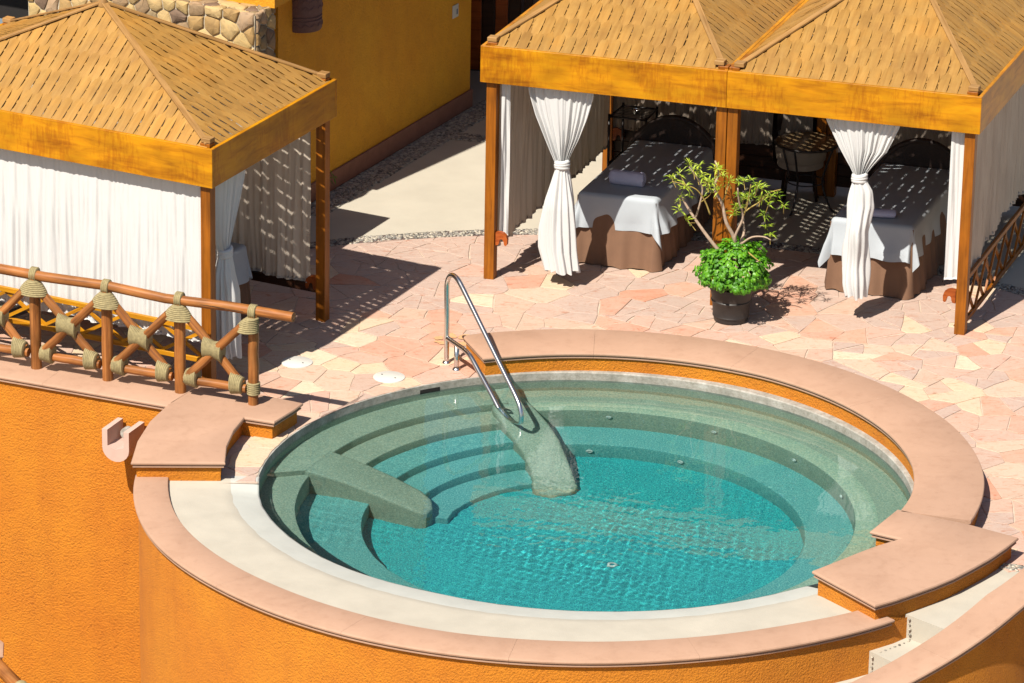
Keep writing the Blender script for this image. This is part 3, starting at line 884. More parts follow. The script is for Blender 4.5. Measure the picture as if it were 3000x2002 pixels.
# water
nr, na = 150, 560
vs = np.zeros(((nr + 1) * na, 3)); th = np.linspace(0, 360, na, endpoint=False)
RWv = np.array([rw(t if t <= 180 else t - 360) for t in th]) + 0.03
rad = np.linspace(0.0, 1.0, nr + 1)
X = (rad[:, None] * RWv[None, :]) * np.cos(np.radians(th))[None, :]; Y = (rad[:, None] * RWv[None, :]) * np.sin(np.radians(th))[None, :]
Z = np.full_like(X, -0.080)
rg = np.random.default_rng(4)
calm = (0.35 + 1.5 * np.clip(0.5 + 0.8 * np.sin(1.9 * X + 1.3 * np.sin(1.6 * Y + 1)) * np.cos(2.4 * Y + 1.1 * np.sin(1.5 * X)), 0, 1)) * (0.25 + 1.0 / (1 + np.exp(-( (-(Y + 0.1 * X) + 0.4)) * 2.0)))
for k in range(34):
    lam = 0.058 * (1.06 ** k) if k < 26 else rg.uniform(0.3, 0.8); an = rg.uniform(0, 2 * pi); kx, ky = cos(an) * 2 * pi / lam, sin(an) * 2 * pi / lam
    Z += ((0.00042 if lam < .10 else 0.00026) * lam) * (calm if lam < .3 else 1.0) * np.sin(kx * X + ky * Y + rg.uniform(0, 6.28) + 0.8 * np.sin(2.1 * X + k) + 0.8 * np.cos(1.7 * Y - k))
vs[:, 0] = X.ravel(); vs[:, 1] = Y.ravel(); vs[:, 2] = Z.ravel()
fs = [(i * na + j, i * na + (j + 1) % na, (i + 1) * na + (j + 1) % na, (i + 1) * na + j)[::-1] for i in range(nr) for j in range(na)]
fs = [f[::-1] for f in fs]
me = bpy.data.meshes.new('water'); me.from_pydata(vs.tolist(), [], [f[::-1] for f in fs]); me.materials.append(MAT['water'])
me.polygons.foreach_set('use_smooth', [True] * len(me.polygons)); me.update()
wo = bpy.data.objects.new('water', me); COL.objects.link(wo)
tag(wo, 'clear turquoise pool water with small ripples', kind='structure')
wo.cycles.is_caustics_caster = True

# cream spill ledge round the front of the pool
ledge = thing('spill_ledge', 'broad cream concrete ledge along the front edge of the pool', 'ledge', (0, 0, 0))
vs, fs = [], []; n = 100
for i in range(n + 1):
    t = -183.0 + (137.6) * i / n
    R0 = rw(t); R3 = interp(FI, t) + 0.03; R1 = R0 + (R3 - R0) * 0.30
    jag = 0.007 * noise.noise(Vector((t * 0.35, 0, 0)))
    lift = min(1, max(0, (-178.5 - t) / 2.0))
    for rr, z in ((R0 + jag, -0.11), (R0 + jag, -0.079), (R0 + 0.02 + jag, -0.072), (R1 + jag * 2, -0.038), (R1 + jag * 2 + .004, -0.036), (R1 + 0.10, -0.022), (R3, -0.006)):
        vs.append((*pol(rr, t), z * (1 - lift) - 0.001 * lift if z > -.1 else z))
fa, fb = [], []
for i in range(n):
    for k in range(3): fa.append((i * 7 + k, i * 7 + k + 1, (i + 1) * 7 + k + 1, (i + 1) * 7 + k))
    for k in range(3, 6): fb.append((i * 7 + k, i * 7 + k + 1, (i + 1) * 7 + k + 1, (i + 1) * 7 + k))
MB().add(vs, fa).build('wet_rim', 'palerim', ledge, smooth=True)
MB().add(vs, fb).build('ledge_slab', 'cream', ledge, smooth=True)

# ---------------------------------------------------------------- raised wall round the back of the pool
ZT = 0.20
bw = thing('pool_wall', 'low curved orange wall with pink coping behind the pool', 'wall', (0, 0, 0))
def ringpoly(ro, ri, a0, a1, step=2.0):
    n_ = max(1, int(abs(a1 - a0) / step)); A = [a0 + (a1 - a0) * i / n_ for i in range(n_ + 1)]
    out = [pol(ro(t) if callable(ro) else ro, t) for t in A] + [pol(ri(t) if callable(ri) else ri, t) for t in A[::-1]]
    fl = [1] * n_ + [0] + [1] * n_ + [0]
    return out, fl
def ro_b(t): return interp([(-18, 3.55), (0, 3.61), (20, 3.655), (60, 3.675), (92, 3.665), (109, 3.62)], t)
def ri_b(t): return interp([(-18, 2.90), (-8, 2.95), (5, 2.985), (30, 3.01), (55, 3.035), (80, 3.0), (109, 2.955)], t)
P, F_ = ringpoly(ro_b, ri_b, -17.2, 109.0)
mb_poly = offset_poly(P, [0.035 if True else 0] * len(P))
MB().prism(mb_poly, -0.02, ZT - 0.062).build('wall_body', 'stucco', bw, smooth=30)
cuts = [-17.2, 8, 34, 62, 88, 109]
for i in range(5):
    P, F_ = ringpoly(ro_b, ri_b, cuts[i], cuts[i + 1])
    if i == 4: F_[len(F_) // 2 - 1] = 1
    coping_slab(P, ZT, F_, bw)
# right block
P1, P2, P3, P4, P5, P6, P7 = (1.922, -2.223), (2.415, -2.933), (3.781, -1.403), (3.36, -1.115), (2.762, -0.807), (2.48, -1.326), (2.735, -1.474)
arc = [P2, (2.60, -2.80), (2.781, -2.645), (2.97, -2.48), (3.141, -2.31), (3.33, -2.08), (3.50, -1.86), (3.65, -1.63), P3]
blk = arc + [P4, P5, P6, P7, (2.52, -1.64), (2.348, -1.80), (2.14, -2.01), P1]
rb = thing('corner_block', 'wide L shaped orange block with pink coping right of the pool', 'wall', (2.6, -1.8, 0))
coping_slab(blk, ZT, [1] * len(blk), rb)
body = offset_poly(blk, [0.045] * len(blk))
MB().prism(body, -0.115, ZT - 0.062).build('wall_body', 'stucco', rb)
# left parapet strip and block
lw = thing('left_parapet', 'straight orange parapet wall with pink coping under the log railing', 'wall', (-4.5, 2.0, 0))
strip_far = [(-9.0, 3.99), (-9.0, 3.509)]
e_j = [(-3.895, 1.386), (-3.62, 1.945)]
def lerp2(a, b, t): return (a[0] + (b[0] - a[0]) * t, a[1] + (b[1] - a[1]) * t)
for i in range(3):
    t0, t1 = [(0, .42), (.42, .76), (.76, 1)][i]
    lo0, lo1 = lerp2((-9.0, 3.509), e_j[0], t0), lerp2((-9.0, 3.509), e_j[0], t1)
    up0, up1 = lerp2((-9.0, 3.99), e_j[1], t0), lerp2((-9.0, 3.99), e_j[1], t1)
    coping_slab([lo0, lo1, up1, up0], ZT, [1, 0, 1, 0], lw)
MB().prism(offset_poly([(-9.0, 3.509), e_j[0], e_j[1], (-9.0, 3.99)], [0.045, 0, 0.045, 0]), -4.4, ZT - 0.062).build('wall_body', 'stucco', lw)
lb = thing('left_block', 'wide orange block with pink coping at the end of the log railing', 'wall', (-3.6, 1.0, 0))
lblk = [(-3.905, 1.39), (-4.03, 0.98), (-4.10, 0.50), (-4.115, -0.035), (-3.262, 0.0), (-3.275, 0.40), (-3.235, 0.80), (-3.158, 1.123), (-2.876, 1.022), (-2.70, 1.36), (-2.633, 1.52), (-3.076, 1.737), (-3.62, 1.945)]
coping_slab(lblk, ZT, [1] * 12 + [0], lb)
MB().prism(offset_poly(lblk, [0.045] * 12 + [0]), -0.1, ZT - 0.062).build('wall_body', 'stucco', lb)
# front coping
fw = thing('retaining_wall', 'tall curved orange retaining wall with pink coping in front of the pool', 'wall', (0, 0, 0))
ZF = 0.035
def ro_f(t): return interp(FO, t)
def ri_f(t): return interp(FI, t)
cuts = [-181.2, -163, -143, -122, -100, -76, -47.6]
for i in range(6):
    P, F_ = ringpoly(ro_f, ri_f, cuts[i], cuts[i + 1])
    if i == 0: F_[-1] = 1
    if i == 5: F_[len(F_) // 2 - 1] = 1
    coping_slab(P, ZF, F_, fw)
vs, fs = [], []
outl = [(-185.5, 4.07), (-183, 4.07)] + [(t, ro_f(t) - 0.045) for t in range(-181, -47, 2)] + [(-47, 3.815), (-43, 3.81), (-36, 3.85), (-28, 3.92), (-20, 3.98)]
for i, (t, rr) in enumerate(outl):
    vs += [(*pol(rr, t), -4.4), (*pol(rr, t), -0.02)]
fs = [(2 * i, 2 * i + 2, 2 * i + 3, 2 * i + 1) for i in range(len(outl) - 1)]
MB().add(vs, fs).build('wall_body', 'stucco', fw, smooth=True)
# upper strip closing the wall under the right block
vs = []
for i, (t, rr) in enumerate([(-50, 3.78), (-47, 3.79), (-43.5, 3.797)]):
    vs += [(*pol(rr - .012, t), -0.5), (*pol(rr - .012, t), 0.0)]
# flat wall below the left parapet
mbw = MB()
pa, pb = Vector((-9.0, 3.509 - 0.05)), Vector((-3.92, 1.335))
pc = [(-4.035, 0.96), (-4.06, 0.5), (-4.06, 0.30)]
line = [tuple(pb)] + pc
vs = []
for x, y in line: vs += [(x + 0.0, y + 0.0, -4.4), (x, y, 0.10)]
mbw.add(vs, [(2 * i, 2 * i + 2, 2 * i + 3, 2 * i + 1) for i in range(len(line) - 1)])
mbw.build('lower_face', 'stucco', lw, smooth=25)

# drain spout on the left wall
sp = thing('drain_spout', 'pink stone channel spout sticking out of the orange wall', 'spout', (-4.3, 1.5, -0.1))
spc = Vector((-4.27, 1.49, -0.17)); sn = Vector((-0.38, -0.925, 0)); st = Vector((0.925, -0.38, 0))
prof_o = [(-.14, .16), (-.14, -.02)] + [(-.14 * cos(a), -.02 - .13 * sin(a)) for a in [pi * k / 10 for k in range(1, 10)]] + [(.14, -.02), (.14, .16)]
prof_i = [(.085, .16), (.085, -.0), (.0, -.03), (-.085, -.0), (-.085, .16)]
ring_ = prof_o + prof_i
vs = []
for d in (-0.05, 0.27):
    for x, z in ring_: vs.append(tuple(spc + st * x + sn * d + Vector((0, 0, z))))
k_ = len(ring_)
fs = [tuple(range(k_)), tuple(range(k_, 2 * k_))[::-1]] + [(i, k_ + i, k_ + (i + 1) % k_, (i + 1) % k_) for i in range(k_)]
MB().add(vs, [f[::-1] for f in fs]).build('channel', 'spout', sp)
mb = MB(); mb.tube([spc + sn * 0.0 + Vector((0, 0, .06)), spc + sn * 0.07 + Vector((0, 0, .06))], 0.055, 12); mb.build('pipe_end', 'rim', sp, smooth=30)

# ---------------------------------------------------------------- stairs on the right with their parapet
stair = thing('steps', 'cream steps curving down between the pool wall and the right parapet', 'steps', (3.2, -2.6, 0), kind='structure')
del stair['category']
def sector(a0, a1, z, z0, r0=3.76, r1=4.36):
    P, _ = ringpoly(r1, r0, a0, a1, 1.5)
    return MB().prism(P, z0, z)
sector(-44.5, -19, -0.001, -0.3, 3.79, 4.36).build('landing', 'cream', stair)
zz = 0.0; aa = -44.5
for k in range(7):
    nx_ = aa - 6.6
    zz -= 0.215
    sector(nx_, aa, zz, -4.4).build('tread', 'cream', stair); aa = nx_
pts = [(*pol(3.875, -45.2 - 0.85 * k), -0.215 + 0.004) for k in range(7)] + [(*pol(3.86, -52.5 - 0.8 * k), -0.43 + 0.004) for k in range(6)]
vsx = []
pebbles('inlaid_pebbles', pts, stair, 0.013, 8)['kind'] = 'stuff'
# pebble inlay running up the two risers
pts = [(*pol(3.845 + .004 * k, -44.72), -0.03 - 0.045 * k) for k in range(5)] + [(*pol(3.85, -51.35), -0.25 - 0.045 * k) for k in range(4)]
pebbles('riser_pebbles', pts, stair, 0.013, 9)['kind'] = 'stuff'
pts = []
for k in range(110):
    t = r.uniform(-24.5, -22.7); pts.append((*pol(r.uniform(3.95, 4.3), t), 0.004))
pebbles('pebble_band', pts, stair, 0.016, 12)['kind'] = 'stuff'
rp = thing('stair_parapet', 'curved orange stair parapet with pink coping in the lower right corner', 'wall', (3.3, -3.2, 0))
def zpar(x, y):
    t = math.degrees(atan2(y, x))
    return interp([(-75, -0.62), (-56.5, -0.315), (-45.5, -0.135), (-38, -0.01), (-33, 0.0), (0, 0.0)], t)
cuts = [-72, -50, -30, -8]
for i in range(3):
    P, F_ = ringpoly(4.655, 4.285, cuts[i], cuts[i + 1], 1.5)
    coping_slab(P, ZT, F_, rp, zpar)
P, _ = ringpoly(4.61, 4.33, -72, -8, 1.5)
mb = MB().prism(P, -4.4, ZT - 0.06)
mb.v = [(x, y, z + (zpar(x, y) if z > -1 else 0)) for x, y, z in mb.v]
mb.build('wall_body', 'stucco', rp, smooth=30)

# ---------------------------------------------------------------- skimmer lids and stains on the paving
for i, (x, y) in enumerate([(-2.774, 3.099), (-1.866, 2.737)]):
    lid = thing('skimmer_lid', ['round white skimmer lid nearer the log railing', 'round white skimmer lid between the railing and the steel handrail'][i], 'drain lid', (x, y, 0), 'round skimmer lids in the paving')
    mb = MB(); mb.lathe([(0.001, .0145), (.148, .0135), (.154, .010), (.156, -.002)], (x, y, 0), 36); mb.build('lid', 'white_plastic', lid, smooth=30)
    mb = MB()
    for dx, dy in ((-.07, .05), (.06, -.04)):
        mb.tube([(x + dx, y + dy, .0125), (x + dx + .001, y + dy, .0160)], .009, 8)
    mb.build('finger_hole', 'dark', lid)
mb = MB(); rs2 = random.Random(3)
for k in range(6):
    cx_, cy_ = (-1.28 + rs2.uniform(-.16, .16), 3.72 + rs2.uniform(-.3, .22))
    n_ = 14; vv = []
    s_ = rs2.uniform(.03, .07)
    for i in range(n_):
        a_ = 2 * pi * i / n_; q_ = s_ * (0.7 + 0.6 * rs2.random()); vv.append((cx_ + q_ * cos(a_) * 1.1, cy_ + q_ * sin(a_), 0.0098 + k * 0.0004))
    mb.add(vv, [tuple(range(n_))])
st_ = mb.build('stain', 'stain', pavement); st_['kind'] = 'stuff'

# ---------------------------------------------------------------- steel handrail
hr = thing('handrail', 'stainless steel pool handrail bending down into the water', 'handrail', (-1.32, 3.165, 0))
def cr_spline(P, n=8):
    P = [Vector(p) for p in P]; out = []
    Q = [P[0] * 2 - P[1]] + P + [P[-1] * 2 - P[-2]]
    for i in range(1, len(Q) - 2):
        for k in range(n):
            t = k / n; a, b_, c_, d_ = Q[i - 1], Q[i], Q[i + 1], Q[i + 2]
            out.append(0.5 * ((2 * b_) + (c_ - a) * t + (2 * a - 5 * b_ + 4 * c_ - d_) * t * t + (3 * b_ - a - 3 * c_ + d_) * t ** 3))
    out.append(P[-1]); return out
# the rail lies in one vertical plane through the two feet; s = distance along it, z = height
HR0 = Vector((-1.322, 3.165, 0)); HD = Vector((0.4797, -0.8774, 0))
def hp(s, z): return HR0 + HD * s + Vector((0, 0, z))
up = [(0, -0.02), (0, .26), (0, .50), (-.01, .74), (0.0, .84), (0.05, .915), (0.13, .945), (0.22, .93), (0.30, .885), (0.40, .82), (.835, .53), (1.20, .29), (1.42, .145), (1.50, .07), (1.535, -.02), (1.51, -.12), (1.41, -.185), (1.28, -.195), (1.168, -.150), (1.05, -.075), (.917, 0.005), (.70, .125), (.56, .205), (.47, .245), (.36, .262), (.18, .262), (0.02, .262)]
MB().tube(cr_spline([hp(*q) for q in up], 6), 0.0245, 14).build('rail_tube', 'steel', hr, smooth=True)
MB().tube([hp(.21, -.02), hp(.21, .25)], 0.0245, 14).build('post_tube', 'steel', hr, smooth=True)
for s_ in (0, .21):
    mb = MB(); mb.lathe([(0.026, .026), (.034, .02), (.042, .008), (.043, .0)], tuple(hp(s_, 0)), 20); mb.build('foot_flange', 'steel', hr, smooth=True)

# ================================================================ CABANAS
HC, HF = 2.5, 2.118
def roof(root, A, B, Cc, D, apex, pitch=0.0575, row=0.29, seed=0):
    """A,B,C,D eave corners; woven slats on all four faces, hip caps"""
    r_ = random.Random(seed)
    cor = [Vector(A), Vector(B), Vector(Cc), Vector(D)]; T = Vector(apex)
    for f in range(4):
        P, Q = cor[f], cor[(f + 1) % 4]
        e = (Q - P); L = e.length; eu = e / L
        ft = (T - P).dot(eu); foot = P + eu * ft; sv = T - foot; h = sv.length; su = sv / h
        nn = eu.cross(su).normalized()
        if nn.z < 0: nn = -nn
        # cross pieces
        k = 0; s0 = row * 0.45
        while s0 + row * k < h - 0.08:
            s = s0 + row * k
            x0 = ft * s / h; x1 = L - (L - ft) * s / h
            a = P + eu * (x0 + .02) + su * s; b_ = P + eu * (x1 - .02) + su * s
            MB().beam(a, b_, 0.032, 0.006, nn).build('cross_lath', 'slat', root)
            k += 1
        n_ = int(L / pitch)
        for i in range(n_):
            d = (i + 0.5) * L / n_
            ln = h * (d / ft if d < ft else (L - d) / (L - ft))
            if ln < 0.06: continue
            ph = pi * (i % 2)
            m_ = max(3, int(ln / (row / 6)) + 1)
            vs, gs = [], []
            jw = r_.uniform(-.0022, .0014); tl = r_.uniform(-.003, .003); dj = r_.uniform(-.0035, .0035)
            for k in range(m_ + 1):
                s = ln * k / m_
                # exact weave phase, cross pieces at s0 + n*row
                c_ = cos(pi * (s - s0) / row + ph)
                hw = (0.0440 + 0.0068 * c_ if c_ > 0 else 0.0440 - 0.0365 * min(1.0, -c_ * 1.8)) + jw
                z = 0.0080 * c_ + 0.002
                base = P + eu * (d + dj + r_.uniform(-.001, .001)) + su * s + nn * (z)
                for sx, dz in ((-1, 0), (1, 0), (1, -.0035), (-1, -.0035)):
                    vs.append(base + eu * hw * sx + nn * (dz + tl * sx)); gs.append((s, hw * sx, dz))
            fs = []
            for k in range(m_):
                for q in range(4):
                    fs.append((k * 4 + q, k * 4 + (q + 1) % 4, (k + 1) * 4 + (q + 1) % 4, (k + 1) * 4 + q))
            fs += [(3, 2, 1, 0), tuple(m_ * 4 + q for q in range(4))]
            MB().add(vs, fs, gs).build('slat', 'slat', root)
    for f in range(4):
        P = cor[f]; d = (T - P).normalized()
        MB().beam(P + Vector((0, 0, .018)) + d * 0.05, T + Vector((0, 0, .022)) + d * .01, 0.062, 0.02, (0, 0, 1), .003).build('hip_cap', 'cap', root)
    MB().lathe([(0.001, .06), (.035, .05), (.05, .02), (.055, -.02)], tuple(T), 14).build('finial', 'cap', root, smooth=30)

def scroll_bracket(root, p, d, up_=1.0):
    """small carved hook where the side rail meets the post"""
    p = Vector(p); d = Vector(d).normalized()
    S = [(0, .05), (.05, .055), (.085, .045), (.115, .02), (.128, -.02), (.125, -.075), (.112, -.088), (.095, -.08), (.088, -.045), (.075, -.022), (.058, -.018), (.045, -.03), (.04, -.06), (.03, -.085), (.0, -.09)]
    th_ = d.cross(Vector((0, 0, 1))).normalized() * .024
    n_ = len(S)
    vs = [p + d * a + Vector((0, 0, b_)) - th_ for a, b_ in S] + [p + d * a + Vector((0, 0, b_)) + th_ for a, b_ in S]
    fs = [tuple(range(n_)), tuple(range(n_, 2 * n_))[::-1]] + [(i, n_ + i, n_ + (i + 1) % n_, (i + 1) % n_) for i in range(n_)]
    MB().add(vs, fs).build('scroll_bracket', 'redwood', root)

def lattice(root, a, b_, z0, z1, mat, nx, w_=0.035):
    """two rails with crossed braces between them"""
    a, b_ = Vector(a), Vector(b_)
    for z in (z0, z1):
        MB().beam(a + Vector((0, 0, z)), b_ + Vector((0, 0, z)), w_, 0.05, (0, 0, 1), .004).build('lattice_rail', mat, root)
    d = b_ - a; nrm = d.normalized().cross(Vector((0, 0, 1)))
    for i in range(nx):
        p0, p1 = a + d * (i / nx), a + d * ((i + 1) / nx)
        MB().beam(p0 + Vector((0, 0, z0 + .025)) + nrm * .006, p1 + Vector((0, 0, z1 - .025)) + nrm * .006, .02, .032, (0, 0, 1), 0).build('lattice_brace', mat, root)
        MB().beam(p0 + Vector((0, 0, z1 - .025)) - nrm * .015, p1 + Vector((0, 0, z0 + .025)) - nrm * .015, .02, .032, (0, 0, 1), 0).build('lattice_brace', mat, root)

def cabana(name_label, o, u, v, W_, D_, zt, seed, il=.105, ir=.105):
    """o front-left corner on the ground, u along the front, v to the back"""
    o = Vector(o); root = thing('cabana', name_label, 'cabana', tuple(o), 'timber cabanas with woven roofs')
    Z = Vector((0, 0, 1))
    def P(a, b_, z): return o + u * a + v * b_ + Z * z
    # posts
    for a, b_ in ((il, .10), (W_ - ir, .10), (il, D_ - .10), (W_ - ir, D_ - .10)):
        MB().obox(P(a - .053, b_ - .053, 0) + Z * HC * 0 + Z * (HC + .03), -Z * (HC + .03), u * .106, v * .106, .004).build('post', 'post', root)
    # fascia boards: front and back run full length, sides butt between them
    t = .038
    MB().obox(P(0, 0, HF), u * W_, v * t, Z * (HC - HF), .003).build('fascia_board', 'fascia', root)
    MB().obox(P(0, D_ - t, HF), u * W_, v * t, Z * (HC - HF), .003).build('fascia_board', 'fascia', root)
    MB().obox(P(0.0, t + .001, HF), v * (D_ - 2 * t - .002), u * t, Z * (HC - HF), .003).build('fascia_board', 'fascia', root)
    MB().obox(P(W_ - t, t + .001, HF), v * (D_ - 2 * t - .002), u * t, Z * (HC - HF), .003).build('fascia_board', 'fascia', root)
    # blocks on the corners
    for a, b_ in ((.05, .05), (W_ - .15, .05), (.05, D_ - .15), (W_ - .15, D_ - .15)):
        MB().obox(P(a, b_, HC + .035), u * .10, v * .10, Z * .045, .004).build('corner_block', 'cap', root)
    i_ = t + .002
    roof(root, P(i_, i_, HC - .005), P(W_ - i_, i_, HC - .005), P(W_ - i_, D_ - i_, HC - .005), P(i_, D_ - i_, HC - .005), P(W_ / 2, D_ / 2, zt), seed=seed)
    # inner ridge beams carrying the roof
    for a, b_ in ((i_, i_), (W_ - i_, i_), (W_ - i_, D_ - i_), (i_, D_ - i_)):
        MB().beam(P(a, b_, HC - .07), P(W_ / 2, D_ / 2, zt - .07), .05, .06).build('rafter', 'post', root)
    return root, P

uR = Vector((cos(radians(-16.42)), sin(radians(-16.42)), 0)); vR = Vector((cos(radians(70.65)), sin(radians(70.65)), 0))
oR = Vector((-1.058, 5.588, 0))
WB = 2.555
cabA, PA = cabana('left bay of the twin cabana on the right, behind the potted shrub', oR, uR, vR, WB, 4.0, 3.27, 1, .105, .056)
cabB, PB = cabana('right bay of the twin cabana, reaching the right edge of the photo', oR + uR * (WB + .003), uR, vR, WB, 4.0, 3.29, 2, .056, .105)
oL = Vector((-3.511, 2.045, 0)) - uL * 3.88
cabC, PC = cabana('single cabana on the left with a long drawn front curtain', oL, uL, vL, 3.88, 2.546, 3.30, 3)
Zv = Vector((0, 0, 1))
# low lattices and rails of the cabanas
lattice(cabC, PC(.16, .06, 0), PC(3.72, .06, 0), 0.36, 0.67, 'rail_yellow', 8)
MB().beam(PC(.16, 2.44, .33), PC(3.72, 2.44, .33), .04, .09).build('lattice_rail', 'darkwood', cabC)
lattice(cabB, PB(WB - .09, .16, 0), PB(WB - .09, 3.84, 0), 0.10, 0.56, 'post', 9)  # darker wood than the front lattice, standing in for shade here
for cb_, P_ in ((cabA, PA), (cabB, PB)):
    for z_, h_ in ((.16, .125), (.29, .128), (.42, .128)):
        MB().beam(P_(.11, 3.94, z_), P_(WB - .11, 3.94, z_), .03, h_, (0, 0, 1), .004).build('back_board', 'darkwood', cb_)
MB().beam(PA(.10, .16, .40), PA(.10, 3.84, .40), .035, .05).build('lattice_rail', 'post', cabA) if False else None
scroll_bracket(cabA, PA(.16, .10, .46), uR)
scroll_bracket(cabB, PB(WB - .16, .06, .42), -uR)
scroll_bracket(cabC, PC(3.88 - .16, 2.44, .40), -uL)
scroll_bracket(cabA, PA(.16, 3.88, .46), uR)

# ---------------------------------------------------------------- curtains
def folds(seed, n=16, lam=(0.035, 0.17)):
    r_ = random.Random(seed)
    C_ = [(r_.uniform(*lam), r_.uniform(0, 6.28), r_.uniform(.5, 1)) for _ in range(n)]
    s_ = sum(c[2] for c in C_)
    K_ = [(r_.uniform(.045, .16), r_.uniform(0, 6.28)) for _ in range(7)]
    return lambda x, z: -sum(.26 * (1 - abs(math.sin(pi * (x + .02 * math.sin(z * 1.5 + p)) / l + p))) ** 5 for l, p in K_) + sum(a * math.sin(2 * pi * (x + .04 * math.sin(z * 1.2 + p)) / l + p) for l, p, a in C_) / s_ * 2.0
def straight_curtain(label, a, b_, zt, zb, seed, mat='curtain', amp=.03, n=None, group=None, hem=None, zbf=None):
    a, b_ = Vector(a), Vector(b_); d = b_ - a; L = d.length; nrm = d.normalized().cross(Zv)
    f = folds(seed); f2 = folds(seed + 50, 6, (.3, .9))
    root = thing('curtain', label, 'curtain', tuple(a + Vector((0, 0, zb))), group)
    n = n or int(L / .011)
    def fn(i, j):
        x = i * L; g_ = .35 + .65 * min(1, j * 2.2)
        bot = zb if zbf is None else zbf(i)
        z = zt + (bot - zt) * j + .006 * math.sin(x * 30 + seed) * j
        off = amp * g_ * f(x, z) + amp * .8 * j * f2(x, z)
        return tuple(a + d * i + nrm * off + Zv * (z - a.z))
    MB().grid(n, 22, fn).build('cloth', mat, root, smooth=True)
    def fh(i, j):
        p_ = Vector(fn(i, 1.0)); return tuple(p_ + nrm * (.004 if j < .5 else -.004) + Zv * (0.035 * (1 - abs(2 * j - 1)) - .0))
    MB().grid(n // 2, 2, fh).build('hem', mat, root, smooth=True)
    MB().tube([a + Zv * (zt + .02 - a.z), b_ + Zv * (zt + .02 - b_.z)], .009, 8).build('curtain_rod', 'iron', root, smooth=True)
    return root
def tied_curtain(label, o_, u_, n_, prof_up, knot, prof_dn, seed, mat='curtain', group='tied white curtains', nf=14, tw=0.0):
    """profiles: lists of (z, left, right) along u from o_; n_ is the outward normal"""
    root = thing('curtain', label, 'curtain', tuple(o_ + u_ * (knot[1] + knot[2]) / 2), group)
    r_ = random.Random(seed)
    def prf(P_, z, k): return interp([(q[0], q[k]) for q in P_], z)
    zt, zk = prof_up[0][0], knot[0]
    w0 = prof_up[0][2] - prof_up[0][1]
    fz = folds(seed, 10, (.05, .13))
    def fu(i, j):
        z = zt + (zk - zt) * j
        l_, r2 = prf(prof_up, z, 1), prf(prof_up, z, 2); w_ = r2 - l_
        dep = .016 + .034 * (1 - w_ / w0)
        ii = i + 0.0
        off = dep * fz(i * w0 * 1.0, 0) + .035 * sin(pi * i) * (w_ / w0) ** .5
        return tuple(o_ + u_ * (l_ + w_ * ii) + n_ * off + Zv * z)
    MB().grid(150, 26, fu).build('upper_cloth', mat, root, smooth=True)
    # knot
    kc = o_ + u_ * (knot[1] + knot[2]) / 2 + Zv * zk; kw = (knot[2] - knot[1]) / 2
    mb_ = MB()
    for q in range(3):
        ring = [kc + Zv * ((q - 1) * .030 + .010 * sin(t + q)) + u_ * cos(t) * kw * (1.08 - .05 * abs(q - 1)) + n_ * sin(t) * .055 for t in [2 * pi * k / 20 for k in range(20)]]
        mb_.tube(ring, .024, 8, closed=True)
    mb_.build('knot', mat, root, smooth=True)
    # tail: folded bag
    zd, ze = zk, prof_dn[-1][0]
    ph = [r_.uniform(0, 6.28) for _ in range(6)]
    def fd(i, j):
        z = zd + (ze - zd) * j
        l_, r2 = prf(prof_dn, z, 1), prf(prof_dn, z, 2); c_ = (l_ + r2) / 2; w_ = (r2 - l_) / 2
        t = 2 * pi * i
        k_ = .06 + .10 * j
        rr = 1 + k_ * sin(nf * t + ph[0] + 1.2 * j) + .09 * sin(5 * t + ph[1] + 3.2 * j) + .07 * sin(3 * t - 5 * j + ph[2]) * (1 - j * .5) + tw * sin(2 * t + 11 * j) * sin(pi * min(1, j * 1.1)) + tw * .7 * sin(t - 15 * j + 1)
        dd = .055 + .055 * min(1, j * 2.5)
        return tuple(o_ + u_ * (c_ + w_ * cos(t) * rr * .97) + n_ * sin(t) * dd * rr + Zv * (z + (.014 * sin(9 * t + ph[3]) + .012 * sin(4 * t)) * j))
    MB().grid(140, 34, fd).build('lower_cloth', mat, root, smooth=True)
    return root
FR = Vector((uR.y, -uR.x, 0))      # towards the pool from the right cabana
oF = oR + vR * .12
tied_curtain('white tied curtain beside the left post of the twin cabana', oF, uR, FR,
             [(2.14, .47, 1.155), (2.03, .48, 1.15), (1.8, .555, 1.09), (1.58, .655, 1.01), (1.42, .73, .935), (1.31, .785, .895)], (1.30, .782, .898),
             [(1.30, .785, .895), (1.18, .75, .92), (.92, .685, .965), (.6, .64, .995), (.4, .64, 1.01), (.17, .70, 1.04)], 3)
tied_curtain('white tied curtain hanging in front of the bed on the right', oF, uR, FR,
             [(2.14, 3.54, 4.30), (2.06, 3.545, 4.285), (1.79, 3.686, 4.165), (1.65, 3.77, 4.05), (1.52, 3.855, 3.955)], (1.50, 3.85, 3.965),
             [(1.50, 3.85, 3.96), (1.38, 3.835, 4.04), (1.22, 3.826, 4.065), (.97, 3.80, 4.02), (.78, 3.785, 4.03), (.55, 3.775, 4.025), (.40, 3.79, 4.03), (.27, 3.83, 4.03)], 8, nf=9, tw=.11)
CL = 'drawn cabana curtains'
straight_curtain('side curtain in shade-darkened cloth behind the left post of the twin cabana', PA(.13, .17, 0), PA(.13, 3.82, 0), 2.14, .30, 4, 'curtain_shade_tint', .028, group=CL)
